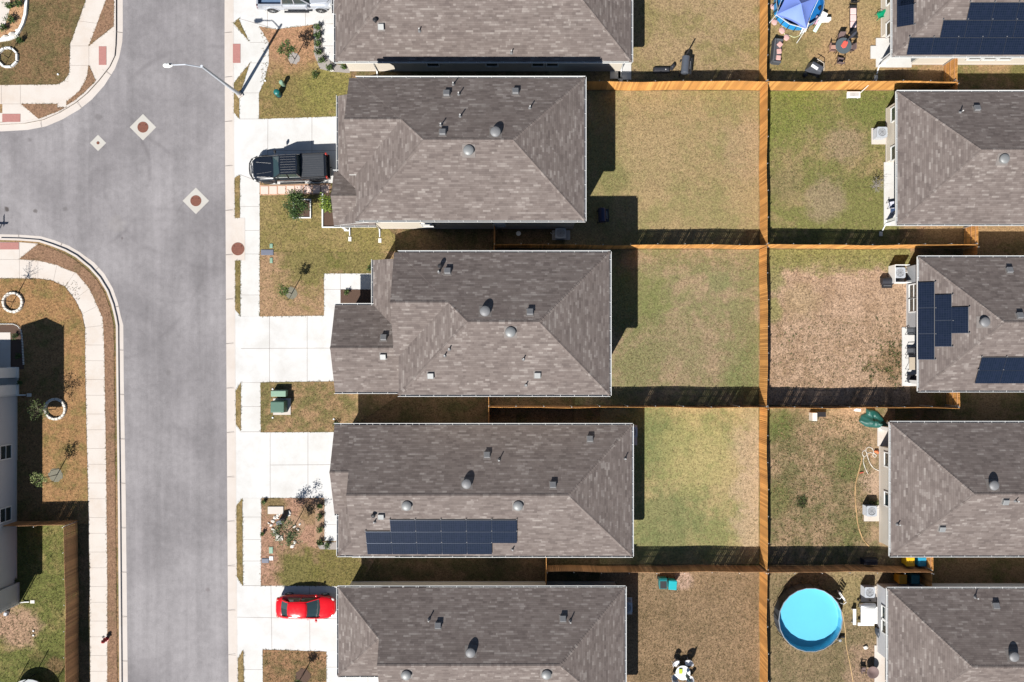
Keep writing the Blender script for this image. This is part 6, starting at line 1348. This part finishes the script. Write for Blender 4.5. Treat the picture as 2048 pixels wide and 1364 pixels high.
# ---------------------------------------------------------------- grass tufts and weeds
def tufts(name, items, mats, seed=1):
    rs = random.Random(seed); b = MB()
    for (x, y, s_, n, mi) in items:
        p = G(x, y, .0)
        for i in range(n):
            a = rs.random()*6.283; r0 = rs.random()*s_*.35; d = Vector((math.cos(a), math.sin(a), 0)); q = p+d*r0; e = q+d*s_*rs.uniform(.3, .9)+Vector((0, 0, s_*rs.uniform(.4, .9)+.03)); w = Vector((-d.y, d.x, 0))*s_*rs.uniform(.10, .2); b.poly([q-w+Vector((0, 0, .02)), q+w+Vector((0, 0, .02)), e], mi)
    return tag(b.build(name, mats), kind='stuff')
rs = random.Random(11)
GB1 = leafmat('blade_green', (.07, .085, .025), (.17, .17, .06)); GB2 = leafmat('blade_straw', (.20, .14, .07), (.38, .27, .14)); GB3 = leafmat('blade_dark', (.03, .045, .015), (.08, .095, .03))
it = []
for poly, m_ in TUFT:
    n = len(poly)
    for i in range(n):
        a, b_ = poly[i], poly[(i+1) % n]; L = math.hypot(b_[0]-a[0], b_[1]-a[1])
        if max(abs(a[0]), abs(b_[0])) > 3000 or L > 900: continue
        for k in range(int(L/1.7)):
            u = rs.random(); x, y = a[0]+(b_[0]-a[0])*u+rs.gauss(0, .9), a[1]+(b_[1]-a[1])*u+rs.gauss(0, .9)
            if -20 < x < 760 and -20 < y < 1380: it.append((x, y, rs.uniform(.04, .09), 4, rs.choice((0, 1, 1) if m_ in ('vl', 'sw') else (0, 0, 1, 2))))
tufts('edge_grass', it, [GB1, GB2, GB3])
def scatter(reg, n, smin, smax, mis, clus=None, k=5):
    out = []; x0, y0, x1, y1 = reg
    for _ in range(n):
        if clus: cx_, cy_ = rs.choice(clus); x, y = rs.gauss(cx_, 9), rs.gauss(cy_, 9)
        else: x, y = rs.uniform(x0, x1), rs.uniform(y0, y1)
        if x0 < x < x1 and y0 < y < y1: out.append((x, y, rs.uniform(smin, smax), k, rs.choice(mis)))
    return out
it = scatter((1545, 510, 1795, 775), 5200, .05, .11, (1, 1, 2), None, 3)+scatter((1545, 600, 1800, 778), 520, .07, .15, (2, 2, 0), [(rs.uniform(1550, 1800), rs.uniform(560, 778)) for _ in range(150)], 6)+scatter((1700, 680, 1806, 778), 230, .10, .20, (2, 2, 0, 1), [(1790, 690), (1768, 705), (1795, 725), (1770, 740), (1740, 740), (1790, 755)], 8)
it += scatter((1545, 830, 1740, 1090), 5200, .06, .15, (0, 1, 1, 2), None, 4)+scatter((1592, 990, 1614, 1014), 90, .12, .24, (2,), [(1603, 1003)], 4)
it += scatter((1545, 1150, 1750, 1364), 3200, .05, .11, (0, 1, 2), None, 4)+scatter((1275, 1150, 1515, 1364), 6000, .05, .11, (1, 1, 2, 1), None, 4)
it += scatter((1200, 820, 1512, 1090), 2600, .05, .10, (0, 1, 0), None, 4)+scatter((1230, 505, 1512, 770), 5200, .05, .10, (0, 1, 1, 0), None, 4)+scatter((1200, 190, 1512, 455), 5200, .05, .10, (0, 1, 1), None, 4)+scatter((1270, 0, 1512, 140), 3000, .05, .10, (0, 1, 1), None, 4)
it += scatter((1545, 190, 1790, 455), 4800, .05, .11, (0, 0, 1, 2), None, 4)+scatter((1545, 0, 1758, 140), 2400, .05, .11, (0, 0, 1), None, 4)
it += scatter((0, 560, 160, 1036), 3600, .05, .10, (0, 1, 1, 2), None, 4)+scatter((0, 1056, 128, 1364), 3200, .06, .13, (0, 0, 2), None, 4)+scatter((0, 5, 138, 165), 2200, .05, .10, (0, 1, 2), None, 4)
it += scatter((522, 150, 700, 232), 1500, .05, .11, (0, 0, 1), None, 4)+scatter((522, 392, 790, 630), 3000, .05, .11, (0, 0, 1, 1), None, 4)+scatter((524, 1100, 760, 1168), 1400, .05, .11, (0, 0, 1), None, 4)+scatter((524, 770, 700, 860), 1300, .05, .11, (0, 1, 2), None, 4)+scatter((530, 1304, 650, 1364), 900, .05, .13, (0, 1, 2, 1), None, 4)+scatter((523, 60, 640, 150), 500, .05, .12, (1, 1, 0), None, 4)+scatter((524, 998, 630, 1100), 500, .05, .12, (1, 1, 0), None, 4)
def inbed(x, y): return any((x-a)**2+(y-b)**2 < r*r for a, b, r in ((588, 117, 12), (583, 586, 11), (606, 1352, 14), (112, 950, 13), (1609, 1229, 62), (1593, 14, 47)))
def blocked(x, y): return inbed(x, y) or (640 < x and 545 < y < 632) or (648 < x and y < 130) or (586 < x < 622 and 398 < y < 438) or (645 < x and 385 < y < 457) or (x < 50 and 648 < y < 745) or (x < 42 and 742 < y < 1210) or (x < 57 and y < 85) or (1722 < x and 1168 < y < 1205) or (1752 < x and 860 < y < 1100)or (1740 < x and 255 < y < 290)
it = [q for q in it if not blocked(q[0], q[1])]
tufts('lawn_grass', it, [GB1, GB2, GB3], 5)
